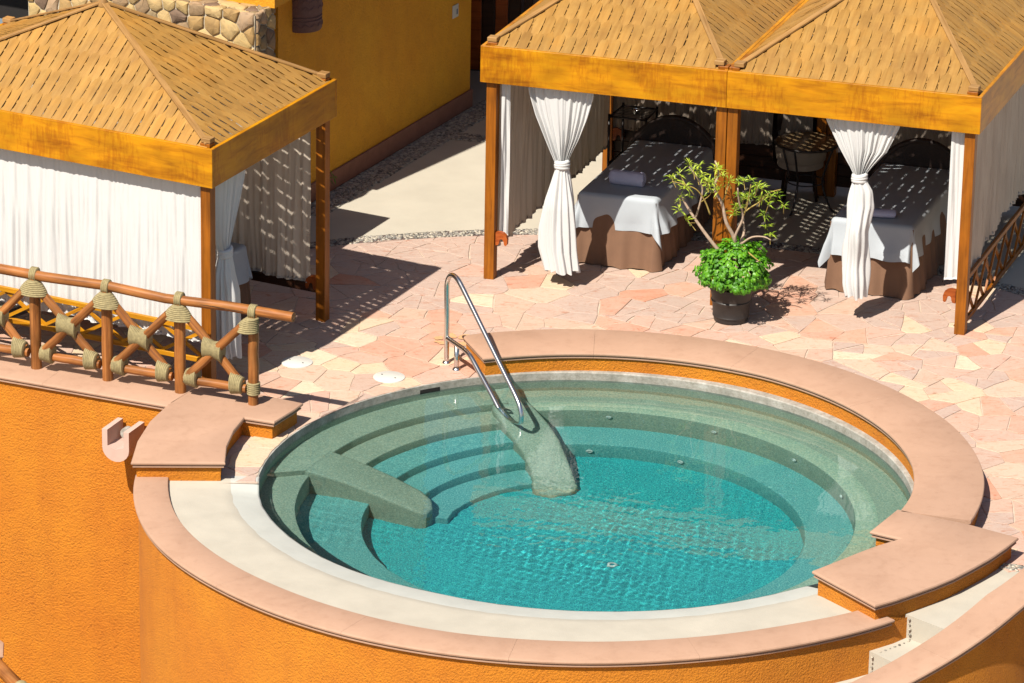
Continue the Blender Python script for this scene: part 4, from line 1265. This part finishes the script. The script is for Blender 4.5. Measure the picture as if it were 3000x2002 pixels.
# bundle of folds next to the left post
straight_curtain('narrow gathered white curtain edge against the left post', PA(.19, .12, 0), PA(.27, .16, 0), 2.14, .46, 14, 'curtain', .03, 24, group=CL)
straight_curtain('shaded back curtain of the left bay behind the iron rack', PA(.15, 3.86, 0), PA(2.40, 3.86, 0), 2.14, .50, 5, 'curtain_shade_dark', .03, group=CL)
straight_curtain('shaded back curtain of the right bay behind the round table', PB(.15, 3.86, 0), PB(2.40, 3.86, 0), 2.14, .50, 6, 'curtain_shade_dark', .03, group=CL)
straight_curtain('curtain in shade-darkened cloth outside the lattice at the right edge', PB(WB - .13, .22, 0), PB(WB - .13, 3.8, 0), 2.14, .60, 7, 'curtain_shade_tint', .035, group=CL, zbf=lambda i: .50 + .25 * min(1, i * 2.2) - .1 * i)
straight_curtain('thin strip of white curtain hugging the right front post', PB(WB - .30, .10, 0) , PB(WB - .17, .12, 0), 2.12, .55, 17, 'curtain', .012, 24, group=CL)
straight_curtain('long pleated white curtain closing the front of the left cabana', PC(.15, .12, 0), PC(3.88 - .165, .12, 0), 2.14, .50, 9, 'curtain', .026, group=CL)
straight_curtain('back curtain with light specks inside the left cabana', PC(.4, 2.42, 0), PC(3.88 - .23, 2.42, 0), 2.14, .375, 10, 'curtain_shade_tint', .026, group=CL)
straight_curtain('far side curtain inside the left cabana', PC(.12, .2, 0), PC(.12, 2.34, 0), 2.14, .375, 12, 'curtain_shade_dark', .026, group=CL)
tied_curtain('half shaded tied curtain at the front corner of the left cabana', PC(3.88 - .11, 0, 0), vL, Vector((vL.y, -vL.x, 0)),
             [(2.14, .20, .86), (2.0, .20, .84), (1.75, .22, .72), (1.5, .27, .58), (1.35, .34, .50)], (1.34, .35, .50),
             [(1.34, .34, .50), (1.15, .27, .56), (.89, .25, .63), (.6, .26, .63), (.4, .27, .65), (.28, .32, .62)], 13)

# ---------------------------------------------------------------- treatment beds
def bed(label, o_, u_, v_, W_, L_, zt, seed, head=True, spread=True):
    o_ = Vector(o_); root = thing('treatment_bed', label, 'massage bed', tuple(o_), 'massage beds in the cabanas')
    def P(a, b_, z): return o_ + u_ * a + v_ * b_ + Zv * z
    MB().obox(P(.03, .03, zt - .14), v_ * (L_ - .06), u_ * (W_ - .06), Zv * .12, .03).build('mattress', 'cushion', root, smooth=30)
    for a, b_ in ((.1, .12), (W_ - .1, .12), (.1, L_ - .12), (W_ - .1, L_ - .12)):
        MB().beam(P(a, b_, 0), P(a, b_, zt - .14), .06, .06, tuple(v_)).build('leg', 'darkwood', root)
    # pleated skirt
    per = [(0, 0), (W_, 0), (W_, L_), (0, L_)]
    def peri(t):
        tot = 2 * (W_ + L_); s = (t % 1) * tot
        for k, (l_) in enumerate((W_, L_, W_, L_)):
            if s <= l_:
                a = per[k]; b_ = per[(k + 1) % 4]; q = s / l_
                nx_ = [(0, -1), (1, 0), (0, 1), (-1, 0)][k]
                return (a[0] + (b_[0] - a[0]) * q, a[1] + (b_[1] - a[1]) * q, *nx_, s)
            s -= l_
        return (0, 0, 0, -1, 0)
    def fs_(i, j):
        x, y, nx_, ny_, s = peri(i)
        z = (zt - .04) * (1 - j) + .015
        cxx, cyy = x - W_ / 2, y - L_ / 2
        fl = .012 * math.sin(s * 38 + seed) * j + .045 * j + .018 * j * math.sin(s * 13 + seed * 2)
        return tuple(P(x + nx_ * fl - .02 * nx_ * (1 - j), y + ny_ * fl - .02 * ny_ * (1 - j), z + .008 * math.sin(s * 21) * j))
    MB().grid(300, 10, fs_).build('skirt', 'skirt', root, smooth=True)
    if head:
        n_ = 24; vs = []
        for (yy) in (L_ + .02, L_ + .075):
            for k in range(n_ + 1):
                t = k / n_; x = -.06 + (W_ + .12) * t; z = zt - .12 + .40 * sin(pi * t) ** .62
                vs.append(tuple(P(x, yy, z))); vs.append(tuple(P(x, yy, .05)))
        m_ = 2 * (n_ + 1); f_ = []
        for k in range(n_):
            f_.append((2 * k, 2 * k + 1, 2 * k + 3, 2 * k + 2)); f_.append((m_ + 2 * k, m_ + 2 * k + 2, m_ + 2 * k + 3, m_ + 2 * k + 1))
            f_.append((2 * k, 2 * k + 2, m_ + 2 * k + 2, m_ + 2 * k))
        f_ += [(0, m_, m_ + 1, 1), (2 * n_, 2 * n_ + 1, m_ + 2 * n_ + 1, m_ + 2 * n_)]
        MB().add(vs, f_).build('headboard', 'wicker', root)
        MB().tube([P(-.06 + (W_ + .12) * t, L_ + .047, zt - .115 + .40 * sin(pi * t) ** .62) for t in [k / 24 for k in range(25)]], .035, 8).build('headboard_rim', 'wicker', root, smooth=True)
    return root, P
def drape(label, P, W_, L_, zt, hang, seed, mat='sheet', b0=-.0, b1=None):
    """cloth lying on the bed and falling over its edges"""
    b1 = b1 or L_
    root = thing('bed_sheet', label, 'sheet', tuple(P(W_ / 2, .1, zt)), 'grey linen sheets')
    X0, X1, Y0, Y1 = -hang, W_ + hang, -hang, b1
    NX, NY = 84, 130
    rc = .05
    def fn(i, j):
        x = X0 + (X1 - X0) * i; y = Y0 + (Y1 - Y0) * j
        cx_ = min(max(x, rc), W_ - rc); cy_ = max(y, rc)
        ex, ey = x - cx_, y - cy_; L = hypot(ex, ey)
        if L < 1e-6:
            z = zt + .012 + .006 * noise.noise(Vector((x * 4, y * 4, seed)))
            return tuple(P(x, y, z))
        nx_, ny_ = ex / L, ey / L
        ar = rc * pi / 2
        if L < ar:
            t = L / rc; out = rc * sin(t); dn = rc * (1 - cos(t))
        else:
            q = L - ar; an = atan2(ny_, nx_)
            per_ = x + y if False else (cx_ * 1.0 - cy_ * 1.0)
            wv = .5 * math.sin(per_ * 17 + seed) + .5 * math.sin(per_ * 9.3 + seed * 2) + .9 * math.sin(an * 6 + seed)
            out = rc + q * (.14 + .15 * wv * min(1, q * 4)); dn = rc + q * (.94 + .05 * noise.noise(Vector((per_ * 2.2, seed, 0))))
        z = zt + .012 - dn
        return tuple(P(cx_ + nx_ * out, cy_ + ny_ * out, max(z, .03)))
    MB().grid(NX, NY, fn).build('cloth', mat, root, smooth=True)
    return root
def towel(label, p, d, r_, L_, emb=True, flat=False):
    p = Vector(p); d = Vector(d).normalized(); root = thing('rolled_towel', label, 'towel', tuple(p), 'rolled lilac towels')
    s_ = d.cross(Zv)
    mb_ = MB()
    prof = [(0.3, 0.0), (.8, 0.0), (.95, .01), (1, .03)]
    rings = [(L_ * 0, .86), (.012, .97), (.04, 1), (L_ / 2, 1.01), (L_ - .04, 1), (L_ - .012, .97), (L_, .86)]
    n_ = 28; vs = []
    for x, k in rings:
        for q in range(n_):
            t = 2 * pi * q / n_; sq = 1 if not flat else .55
            vs.append(tuple(p + d * (x - L_ / 2) + s_ * cos(t) * r_ * k + Zv * (r_ * sq + sin(t) * r_ * k * sq)))
    f_ = [(a * n_ + q, a * n_ + (q + 1) % n_, (a + 1) * n_ + (q + 1) % n_, (a + 1) * n_ + q) for a in range(len(rings) - 1) for q in range(n_)]
    f_ += [tuple(range(n_))[::-1], tuple((len(rings) - 1) * n_ + q for q in range(n_))]
    mb_.add(vs, [f[::-1] for f in f_]); mb_.build('roll', 'towel', root, smooth=50)
    # spiral end and outer flap
    for e in (-1, 1):
        c_ = p + d * (L_ / 2 + .003) * e
        sp_ = [c_ + s_ * cos(t) * (r_ * .85 - t * r_ * .06) + Zv * (r_ * (1 if not flat else .55) + sin(t) * (r_ * .85 - t * r_ * .06) * (1 if not flat else .55)) for t in [k * .45 for k in range(26)]]
        MB().tube(sp_, .004, 5).build('rolled_edge', 'towel', root, smooth=True)
    if emb:
        for rr in (.052, .038):
            ring = []
            for k in range(20):
                a_ = 2 * pi * k / 20; x = rr * 1.1 * cos(a_); th_ = .55 + rr / r_ * sin(a_) + .3
                ring.append(p + d * x + (s_ * cos(th_ + .35) * (r_ + .001) * (-1) + Zv * (r_ * (1 if not flat else .55) + sin(th_ + .35) * (r_ + .001) * (1 if not flat else .55))) * 1.0)
            MB().tube(ring, .0022, 4, closed=True).build('emblem_ring', 'emblem', root)
        wave = [p + d * (x * .03) + (-s_ * cos(1.2 + .12 * sin(x * 3)) * (r_ + .001) + Zv * (r_ * (1 if not flat else .55) + sin(1.2 + .12 * sin(x * 3)) * (r_ + .001) * (1 if not flat else .55))) for x in [-1, -.6, -.2, .2, .6, 1]]
        MB().tube(wave, .003, 4).build('emblem_wave', 'emblem', root)
    return root
ZBED = .76
b1, PB1 = bed('massage bed in the left bay with a dark arched headboard', PA(.757, .86, 0), uR, vR, .86, 1.90, ZBED, 1)
drape('grey sheet draped over the bed behind the tied curtain by the left post', PB1, .86, 1.90, ZBED, .36, 1)
b2, PB2 = bed('massage bed in the right bay with a dark arched headboard', PA(3.415, .92, 0), uR, vR, .87, 1.95, ZBED, 2)
drape('pale grey sheet with long hanging corners on the bed at the right', PB2, .87, 1.95, ZBED, .36, 4)
b3, PB3 = bed('massage bed half hidden by the tied curtain in the left cabana', PC(3.88 - .80, 2.15, 0) - uL * 0, -vL, -uL, .80, 1.9, ZBED, 3, False)
drape('shaded grey sheet over the bed end in the left cabana', PB3, .80, 1.9, ZBED, .33, 6)
towel('lilac rolled towel on the bed in the left bay', (0.478, 6.425, ZBED + .012), (.95, -.31, 0), .078, .36)
towel('lilac folded towel with a round emblem on the right bed', (2.99, 5.56, ZBED + .012), (.99, -.12, 0), .075, .40, True, True)

# ---------------------------------------------------------------- iron rack with bowls
rk = thing('iron_rack', 'tall dark iron rack with two shelves beside the left bed', 'rack', (0.57, 8.38, 0))
cor = [Vector((.311, 8.209, 0)), Vector((.672, 8.146, 0)) + Vector((.03, -.05, 0)), Vector((.83, 8.50, 0)), Vector((.469, 8.62, 0))]
for c_ in cor: MB().tube([c_ + Zv * .0, c_ + Zv * .98], .014, 8).build('leg', 'iron', rk, smooth=True)
for z in (.95, .42):
    for k in range(4): MB().tube([cor[k] + Zv * z, cor[(k + 1) % 4] + Zv * z], .012, 6).build('shelf_frame', 'iron', rk, smooth=True)
    for k in range(8):
        q = (k + .5) / 8; a, b_ = cor[0].lerp(cor[3], q), cor[1].lerp(cor[2], q)
        MB().beam(a + Zv * z, b_ + Zv * z, .022, .006).build('shelf_slat', 'iron', rk)
def bowl(label, p, r_, h_, cat='bowl'):
    t_ = thing('metal_bowl', label, cat, p, 'metal bowls on the iron rack')
    MB().lathe([(0.001, 0.0), (r_ * .5, 0), (r_ * .9, h_ * .55), (r_, h_), (r_ * .94, h_), (r_ * .84, h_ * .55), (r_ * .45, .012), (0.001, .012)], p, 24).build('bowl_body', 'silver', t_, smooth=40)
bowl('small round silver bowl on the top shelf of the iron rack', (.60, 8.28, .962), .05, .05)
bowl('wide silver bowl on the lower shelf of the iron rack', (.62, 8.25, .432), .085, .07)
bowl('little silver cup at the front of the lower rack shelf', (.48, 8.22, .432), .045, .06, 'cup')

# round table and chairs between the beds
tb = thing('round_table', 'small round iron table between the two beds', 'table', (2.434, 8.11, 0))
tc = Vector((2.434, 8.11, 0))
MB().lathe([(0.001, .745), (.33, .745), (.338, .737), (.33, .725), (0.001, .725)], tuple(tc), 40).build('table_top', 'glassy', tb, smooth=30)
MB().lathe([(.325, .742), (.345, .745), (.352, .732), (.345, .718), (.325, .72)], tuple(tc), 40).build('top_rim', 'iron', tb, smooth=True)
for k in range(4):
    a_ = pi / 4 + k * pi / 2 + .3; e = Vector((cos(a_), sin(a_), 0))
    MB().tube(cr_spline([tc + e * .31 + Zv * .72, tc + e * .24 + Zv * .5, tc + e * .20 + Zv * .3, tc + e * .30 + Zv * .05, tc + e * .36 + Zv * .01], 5), .012, 8).build('leg', 'iron', tb, smooth=True)
MB().tube([tc + Vector((cos(t) * .2, sin(t) * .2, .3)) for t in [2 * pi * k / 24 for k in range(24)]], .008, 6, closed=True).build('brace_ring', 'iron', tb, smooth=True)
ch = thing('tub_chair', 'dark tub chair with cream cushion behind the round table', 'chair', (2.40, 8.60, 0))
cc_ = Vector((2.40, 8.48, 0))
MB().lathe([(.24, .42), (.27, .44), (.285, .55), (.27, .66), (.245, .67), (.225, .55), (.22, .44)], tuple(cc_), 30, radians(-170), radians(-10)).build('cushion_back', 'cushion', ch, smooth=True)
MB().lathe([(0.001, .45), (.22, .45), (.25, .42), (.25, .36), (0.001, .36)], tuple(cc_), 30).build('seat', 'cushion', ch, smooth=40)
MB().lathe([(.27, .36), (.30, .40), (.32, .7), (.31, 1.0), (.29, 1.02), (.27, .98), (.27, .7)], tuple(cc_), 24, radians(0), radians(180)).build('wicker_back', 'wicker', ch, smooth=40)
for k in range(4):
    a_ = pi / 4 + k * pi / 2; e = Vector((cos(a_), sin(a_), 0))
    MB().tube([cc_ + e * .2 + Zv * .38, cc_ + e * .25], .018, 8).build('leg', 'darkwood', ch, smooth=True)

# ================================================================ LOG RAILING
lr = thing('log_railing', 'rustic log railing lashed with sisal rope on the left parapet', 'railing', (-4.5, 2.0, ZT))
A0, A1 = Vector((-5.219, 2.31, 0)), Vector((-3.095, 1.461, 0))
RD = (A1 - A0).normalized(); RNv = Vector((RD.y, -RD.x, 0)); span = (A1 - A0).length / 3
def rp_(s, z, off=0.0): return A0 + RD * s + RNv * off + Zv * (ZT + z)
rj = random.Random(9)
def log(name, a, b_, r_, n=10):
    a, b_ = Vector(a), Vector(b_); k = 7; pts_ = []
    for i in range(k + 1):
        t = i / k; e = (b_ - a).length * .004
        pts_.append(a.lerp(b_, t) + Vector((rj.uniform(-e, e), rj.uniform(-e, e), rj.uniform(-e, e))))
    MB().tube(pts_, [r_ * rj.uniform(.96, 1.04) for _ in pts_], n, True, rj.uniform(0, 50)).build(name, 'log', lr, smooth=45)
ZR = .96
def zr(s): return ZR - .012 * s
log('top_rail', rp_(-2.4 * span, zr(-2) - .02), rp_(3 * span + .40, zr(2.6) - .01), .048, 14)
# drying cracks along the rail
MB().tube([rp_(-0.3 + .1 * k, zr(0) - .028 + .004 * sin(k), .0415) for k in range(9)], .0028, 4).build('crack', 'dark', lr)
MB().tube([rp_(.8 + .1 * k, zr(1) - .026 + .004 * sin(k * 1.3), .0415) for k in range(15)], .0026, 4).build('crack', 'dark', lr)
SPL = [-2, -1, 0, 1, 2, 3]
for i in SPL: log('post', rp_(i * span, -.01, .0), rp_(i * span, zr(i * span) - .03, .0), .054 if i < 3 else .05)
for i in (-2, -1, 0, 1, 2):
    s0, s1 = i * span, (i + 1) * span
    log('brace', rp_(s0 + .09, .80 - .02, .02), rp_(s1 - .11, .20, .03), .042)
    log('brace', rp_(s1 - .09, .80 - .02, .06), rp_(s0 + .11, .20, .07), .043)
    log('lower_rail', rp_(s0 + .06, .155, .035), rp_(s1 - .06, .155, .035), .042)
def ribbed(rings, name='rope_lashing', n=18):
    """rings: list of (centre, axis_a, axis_b) ellipses; ridged like wound rope"""
    vs, gs = [], []
    fine = []
    for k in range(len(rings) - 1):
        (c0, a0_, b0_), (c1, a1_, b1_) = rings[k], rings[k + 1]
        m_ = 4
        for q in range(m_):
            t = q / m_; bul = [0, .0045, .006, .0045][q]
            A_ = a0_.lerp(a1_, t); B_ = b0_.lerp(b1_, t)
            fine.append((c0.lerp(c1, t), A_ + A_.normalized() * bul, B_ + B_.normalized() * bul))
    fine.append(rings[-1])
    for c_, A_, B_ in fine:
        for k in range(n):
            t = 2 * pi * k / n; vs.append(c_ + A_ * cos(t) + B_ * sin(t))
    fs = [(i * n + k, i * n + (k + 1) % n, (i + 1) * n + (k + 1) % n, (i + 1) * n + k) for i in range(len(fine) - 1) for k in range(n)]
    fs += [tuple(range(n))[::-1], tuple((len(fine) - 1) * n + k for k in range(n))]
    MB().add(vs, fs, vs).build(name, 'rope', lr, smooth=70)
for i in SPL:
    s = i * span; zt_ = zr(s)
    # collar round the rail
    ribbed([(rp_(s - .035 + .0175 * k, zt_ - .012), RNv * (.060), Zv * .066) for k in range(5)])
    # skirt-shaped lashing under the rail, spreading over the two braces
    wl = .145 if i < 3 else .06
    rg_ = []
    for k in range(9):
        t = k / 8; half = .045 + (wl - .045) * sin(t * pi / 2) ** .9; left = half
        c_ = rp_(s, zt_ - .06 - .145 * t, .03)
        if i == 3:
            lft = .045 + (.16 - .045) * sin(t * pi / 2) ** .9; half = (lft + .06) / 2
            c_ = rp_(s - (lft - .06) / 2, zt_ - .06 - .145 * t, .03)
        rg_.append((c_, RD * half, RNv * (.068 + .02 * t)))
    ribbed(rg_, n=24)
for i in (-2, -1, 0, 1, 2):
    s0 = i * span; m_ = s0 + span / 2 - .01
    # bow-tie lashing where the braces cross
    rg_ = []
    for k in range(15):
        x = -.095 + .19 * k / 14
        rg_.append((rp_(m_ + x, .50 - .12 * x, .045), Zv * (.074 + .48 * abs(x) ** 1.15) + RD * 0, RNv * .072))
    ribbed(rg_)
    # lashings at the feet of the braces
    for sd_, e0 in ((1, s0 + .10), (-1, s0 + span - .10)):
        rg_ = []
        for k in range(8):
            x = .115 * k / 7
            hgt = .075 + .05 * (1 - abs(k - 5) / 5) if True else 0
            hgt = .072 + .42 * x * .8
            rg_.append((rp_(e0 + sd_ * (x - .01), .155 + hgt * .42, .045), Zv * (hgt), RNv * .075))
        ribbed(rg_)
ribbed([(rp_(3 * span, .10 + .02 * k), RD * .058, RNv * .062) for k in range(7)])

# lower level rail end in the bottom left corner
lo = thing('lower_railing', 'end of a second log rail in the bottom left corner', 'railing', (-5.3, -1.5, -1.0))
MB().tube([(-5.75, 0.10, -1.45), (-5.28, -0.72, -1.53), (-5.02, -1.12, -1.58), (-4.99, -1.17, -1.59)], .062, 12).build('top_rail', 'log', lo, smooth=40)
ribbed([(Vector((-5.02, -1.12, -1.58)) + Vector((.5, -.86, -.09)).normalized() * (.02 * k - .04), Vector((.86, .5, 0)) * .072, Zv * .072) for k in range(6)])
bpy.context.view_layer.update()
MB().tube([(-5.02, -1.12, -4.2), (-5.02, -1.12, -1.58)], .055, 12).build('post', 'log', lo, smooth=40)
lc = thing('lower_parapet', 'pink coping end of the lower terrace wall at the bottom left edge', 'wall', (-5.6, -0.3, -1.5))
coping_slab([(-6.3, -0.9), (-5.245, -0.56), (-5.27, -0.28), (-5.9, 0.75), (-6.9, 0.4)][:], -1.50, [1, 1, 1, 1, 1], lc)
MB().prism(offset_poly([(-6.3, -0.9), (-5.245, -0.56), (-5.27, -0.28), (-5.9, 0.75), (-6.9, 0.4)], [.05] * 5), -4.3, -1.56).build('wall_body', 'stucco', lc)

# ================================================================ POTTED SHRUB
pc = Vector((1.50, 4.53, 0))
pl = thing('potted_shrub', 'sparse leafy shrub and green ivy mound in a black pot', 'potted plant', tuple(pc))
MB().lathe([(0.001, 0.0), (.155, 0), (.170, .012), (.176, .05), (.184, .058), (.186, .07), (.182, .078), (.192, .20), (.204, .215), (.206, .228), (.198, .238), (.210, .33), (.222, .335), (.224, .37), (.205, .37), (.19, .30)], tuple(pc), 44).build('pot', 'pot', pl, smooth=35)
MB().lathe([(0.001, .33), (.2, .33)], tuple(pc), 24).build('soil', 'soil', pl)
rv = random.Random(12)
def P2(zx, zy, dy=0.0): return pc + Vector(((zx - 1612) * .001159 - .02, dy, 1.74 - .0012 * zy))
BR = [
    ([(1645, 930), (1650, 790), (1620, 700), (1560, 590), (1520, 430), (1450, 300), (1480, 180), (1450, 70)], .024, 0.0, .05),
    ([(1600, 960), (1460, 810), (1330, 650), (1215, 490), (1170, 400)], .022, .06, .22),
    ([(1300, 620), (1340, 450), (1350, 330), (1290, 220), (1230, 140)], .011, .18, .10),
    ([(1420, 520), (1370, 400), (1290, 290), (1170, 240), (1080, 215)], .009, .0, -.10),
    ([(1650, 790), (1640, 690), (1700, 520), (1660, 380), (1640, 240)], .016, .0, -.16),
    ([(1700, 520), (1730, 400), (1750, 200)], .008, -.08, -.18),
    ([(1650, 840), (1690, 770), (1720, 680), (1700, 540)], .020, -.02, .12),
    ([(1700, 540), (1760, 500), (1850, 440), (1930, 370), (2030, 350)], .010, .10, .2),
    ([(1690, 770), (1780, 690), (1880, 670), (1940, 680)], .012, -.03, -.2),
    ([(1850, 440), (1860, 350), (1840, 260)], .008, .12, .05),
    ([(1700, 780), (1790, 825), (1840, 832)], .010, -.10, -.32),
    ([(1300, 640), (1230, 615)], .007, .15, .05),
    ([(1520, 430), (1560, 330), (1580, 270)], .008, .02, .12),
    ([(1700, 540), (1690, 470), (1670, 440)], .007, .1, .0),
    ([(1930, 370), (1990, 330)], .006, .17, .1),
    ([(1340, 450), (1410, 380), (1420, 330)], .006, .13, .0),
]
ends = []
for pts_, r_, d0, d1 in BR:
    n_ = len(pts_); ctrl = [P2(x, y, d0 + (d1 - d0) * k / (n_ - 1) + rv.uniform(-.015, .015)) for k, (x, y) in enumerate(pts_)]
    sp_ = cr_spline(ctrl, 5); N_ = len(sp_)
    MB().tube(sp_, [r_ * (1 - .62 * k / N_) for k in range(N_)], 8, True).build('branch', 'bark' if r_ > .0105 else 'twig', pl, smooth=True)
def leaf_whorl(c_, ax, n_, ln, mb_, tint):
    ax = Vector(ax).normalized(); a_ = ax.orthogonal().normalized(); b_ = ax.cross(a_)
    for k in range(n_):
        t = 2 * pi * (k + rv.random() * .7) / n_; el = rv.uniform(-.35, .85)
        d = (a_ * cos(t) + b_ * sin(t)) * cos(el) + ax * sin(el); d.normalize()
        s_ = d.cross(Zv); s_ = s_.normalized() if s_.length > .1 else a_
        L = ln * rv.uniform(.7, 1.15); w_ = L * .085; st_ = c_ + ax * rv.uniform(-.03, .015)
        p1 = st_ + d * L * .5 + Zv * .006; p2 = st_ + d * L - Zv * L * .22 * rv.random()
        up_ = d.cross(s_) * .004
        vs = [st_, p1 - s_ * w_, p1 + s_ * w_, p2, p1 - up_]
        mb_.add(vs, [(0, 1, 4), (0, 4, 2), (1, 3, 4), (4, 3, 2)], tint=min(1, max(0, tint + rv.uniform(-.35, .35))))
WH = [(1080, 215), (1120, 260), (1150, 215), (1230, 130), (1270, 160), (1320, 130), (1290, 220), (1200, 330), (1160, 400), (1240, 350), (1400, 270), (1420, 330), (1470, 110), (1440, 70), (1500, 150), (1520, 245), (1580, 270), (1430, 220), (1370, 300),
      (1650, 205), (1700, 240), (1750, 200), (1800, 240), (1870, 290), (1930, 330), (1990, 330), (2040, 390), (1780, 380), (1850, 370), (1650, 320), (1640, 430), (1670, 470), (1750, 430), (1890, 540), (1940, 690), (1910, 620), (1230, 610), (1150, 480), (1330, 215), (1410, 370), (1830, 300), (1620, 500), (1700, 340), (1870, 430), (1200, 250), (1350, 170), (1910, 380), (1690, 400), (1480, 290)]
for k, (x, y) in enumerate(WH):
    dy = rv.uniform(-.18, .22); c_ = P2(x, y, dy); mb_ = MB()
    leaf_whorl(c_, (rv.uniform(-.4, .4), rv.uniform(-.4, .4), 1), 11, .088, mb_, .55 if x > 1600 else .75)
    mb_.build('leaf_cluster', 'oleander', pl, tint=True)
    if k % 2 == 0:
        q = c_ - Vector((rv.uniform(-.05, .05) + (x - 1600) * .0001, dy * .3, .10)); MB().tube([q, c_], .004, 5).build('twig', 'twig', pl)
mb_ = MB(); ic = pc + Vector((.015, 0, .49))
for k in range(2600):
    u_ = rv.uniform(-.55, 1); a_ = rv.uniform(0, 2 * pi); s_ = sqrt(1 - u_ * u_)
    d = Vector((s_ * cos(a_), s_ * sin(a_), u_))
    lump = 1 + .13 * noise.noise(d * 2.6 + Vector((5, 1, 0))) * 2.6 + .05 * noise.noise(d * 9)
    rad_ = Vector((.350, .345, .345 if u_ > 0 else .20))
    depth = rv.random() ** 2 * .26
    c_ = ic + Vector((d.x * rad_.x, d.y * rad_.y, d.z * rad_.z)) * lump * (1 - depth)
    if c_.z < .33 and hypot(c_.x - pc.x, c_.y - pc.y) < .215: continue
    n_ = (d + Vector((rv.uniform(-.6, .6), rv.uniform(-.6, .6), rv.uniform(-.1, .8)))).normalized()
    t1 = n_.orthogonal().normalized(); t2 = n_.cross(t1); an = rv.uniform(0, 6.28)
    e1 = t1 * cos(an) + t2 * sin(an); e2 = n_.cross(e1); sz = rv.uniform(.014, .036)
    ti = .45 + .5 * rv.uniform(-.6, .6)
    shp = [(-.2, -.9), (.55, -.8), (.5, -.25), (1.25, 0), (.5, .25), (.55, .8), (-.2, .9), (-.5, .0)]
    vs = [c_ + n_ * .004] + [c_ + e1 * x * sz + e2 * y * sz - n_ * .006 * (x * x + y * y) for x, y in shp]
    mb_.add(vs, [(0, i + 1, (i + 1) % 8 + 1) for i in range(8)], tint=ti)
iv = mb_.build('ivy', 'ivy', pl, tint=True); iv['kind'] = 'stuff'

# small dark-leaved plant by the wall behind the left cabana
hp_ = thing('wall_plant', 'small dark leafy plant at the foot of the yellow wall', 'plant', (-2.72, 8.0, 0))
c0 = Vector((-2.80, 8.30, 0)); mb_ = MB()
for k in range(9):
    a_ = k * .7; tip = c0 + Vector((.16 * cos(a_) - .02, .12 * sin(a_), .18 + .05 * (k % 4)))
    MB().tube([c0, c0.lerp(tip, .6) + Zv * .05, tip], .006, 5).build('stem', 'twig', hp_)
    leaf_whorl(tip, (cos(a_), sin(a_), .6), 4, .11, mb_, .05)
mb_.build('foliage', 'ivy', hp_, tint=True)

# water, basin and things over it receive the light focused by the ripples
for ob in bpy.data.objects:
    if ob.type == 'MESH' and ob.parent is not None and ob.parent.name == 'pool_basin':
        ob.cycles.is_caustics_receiver = True
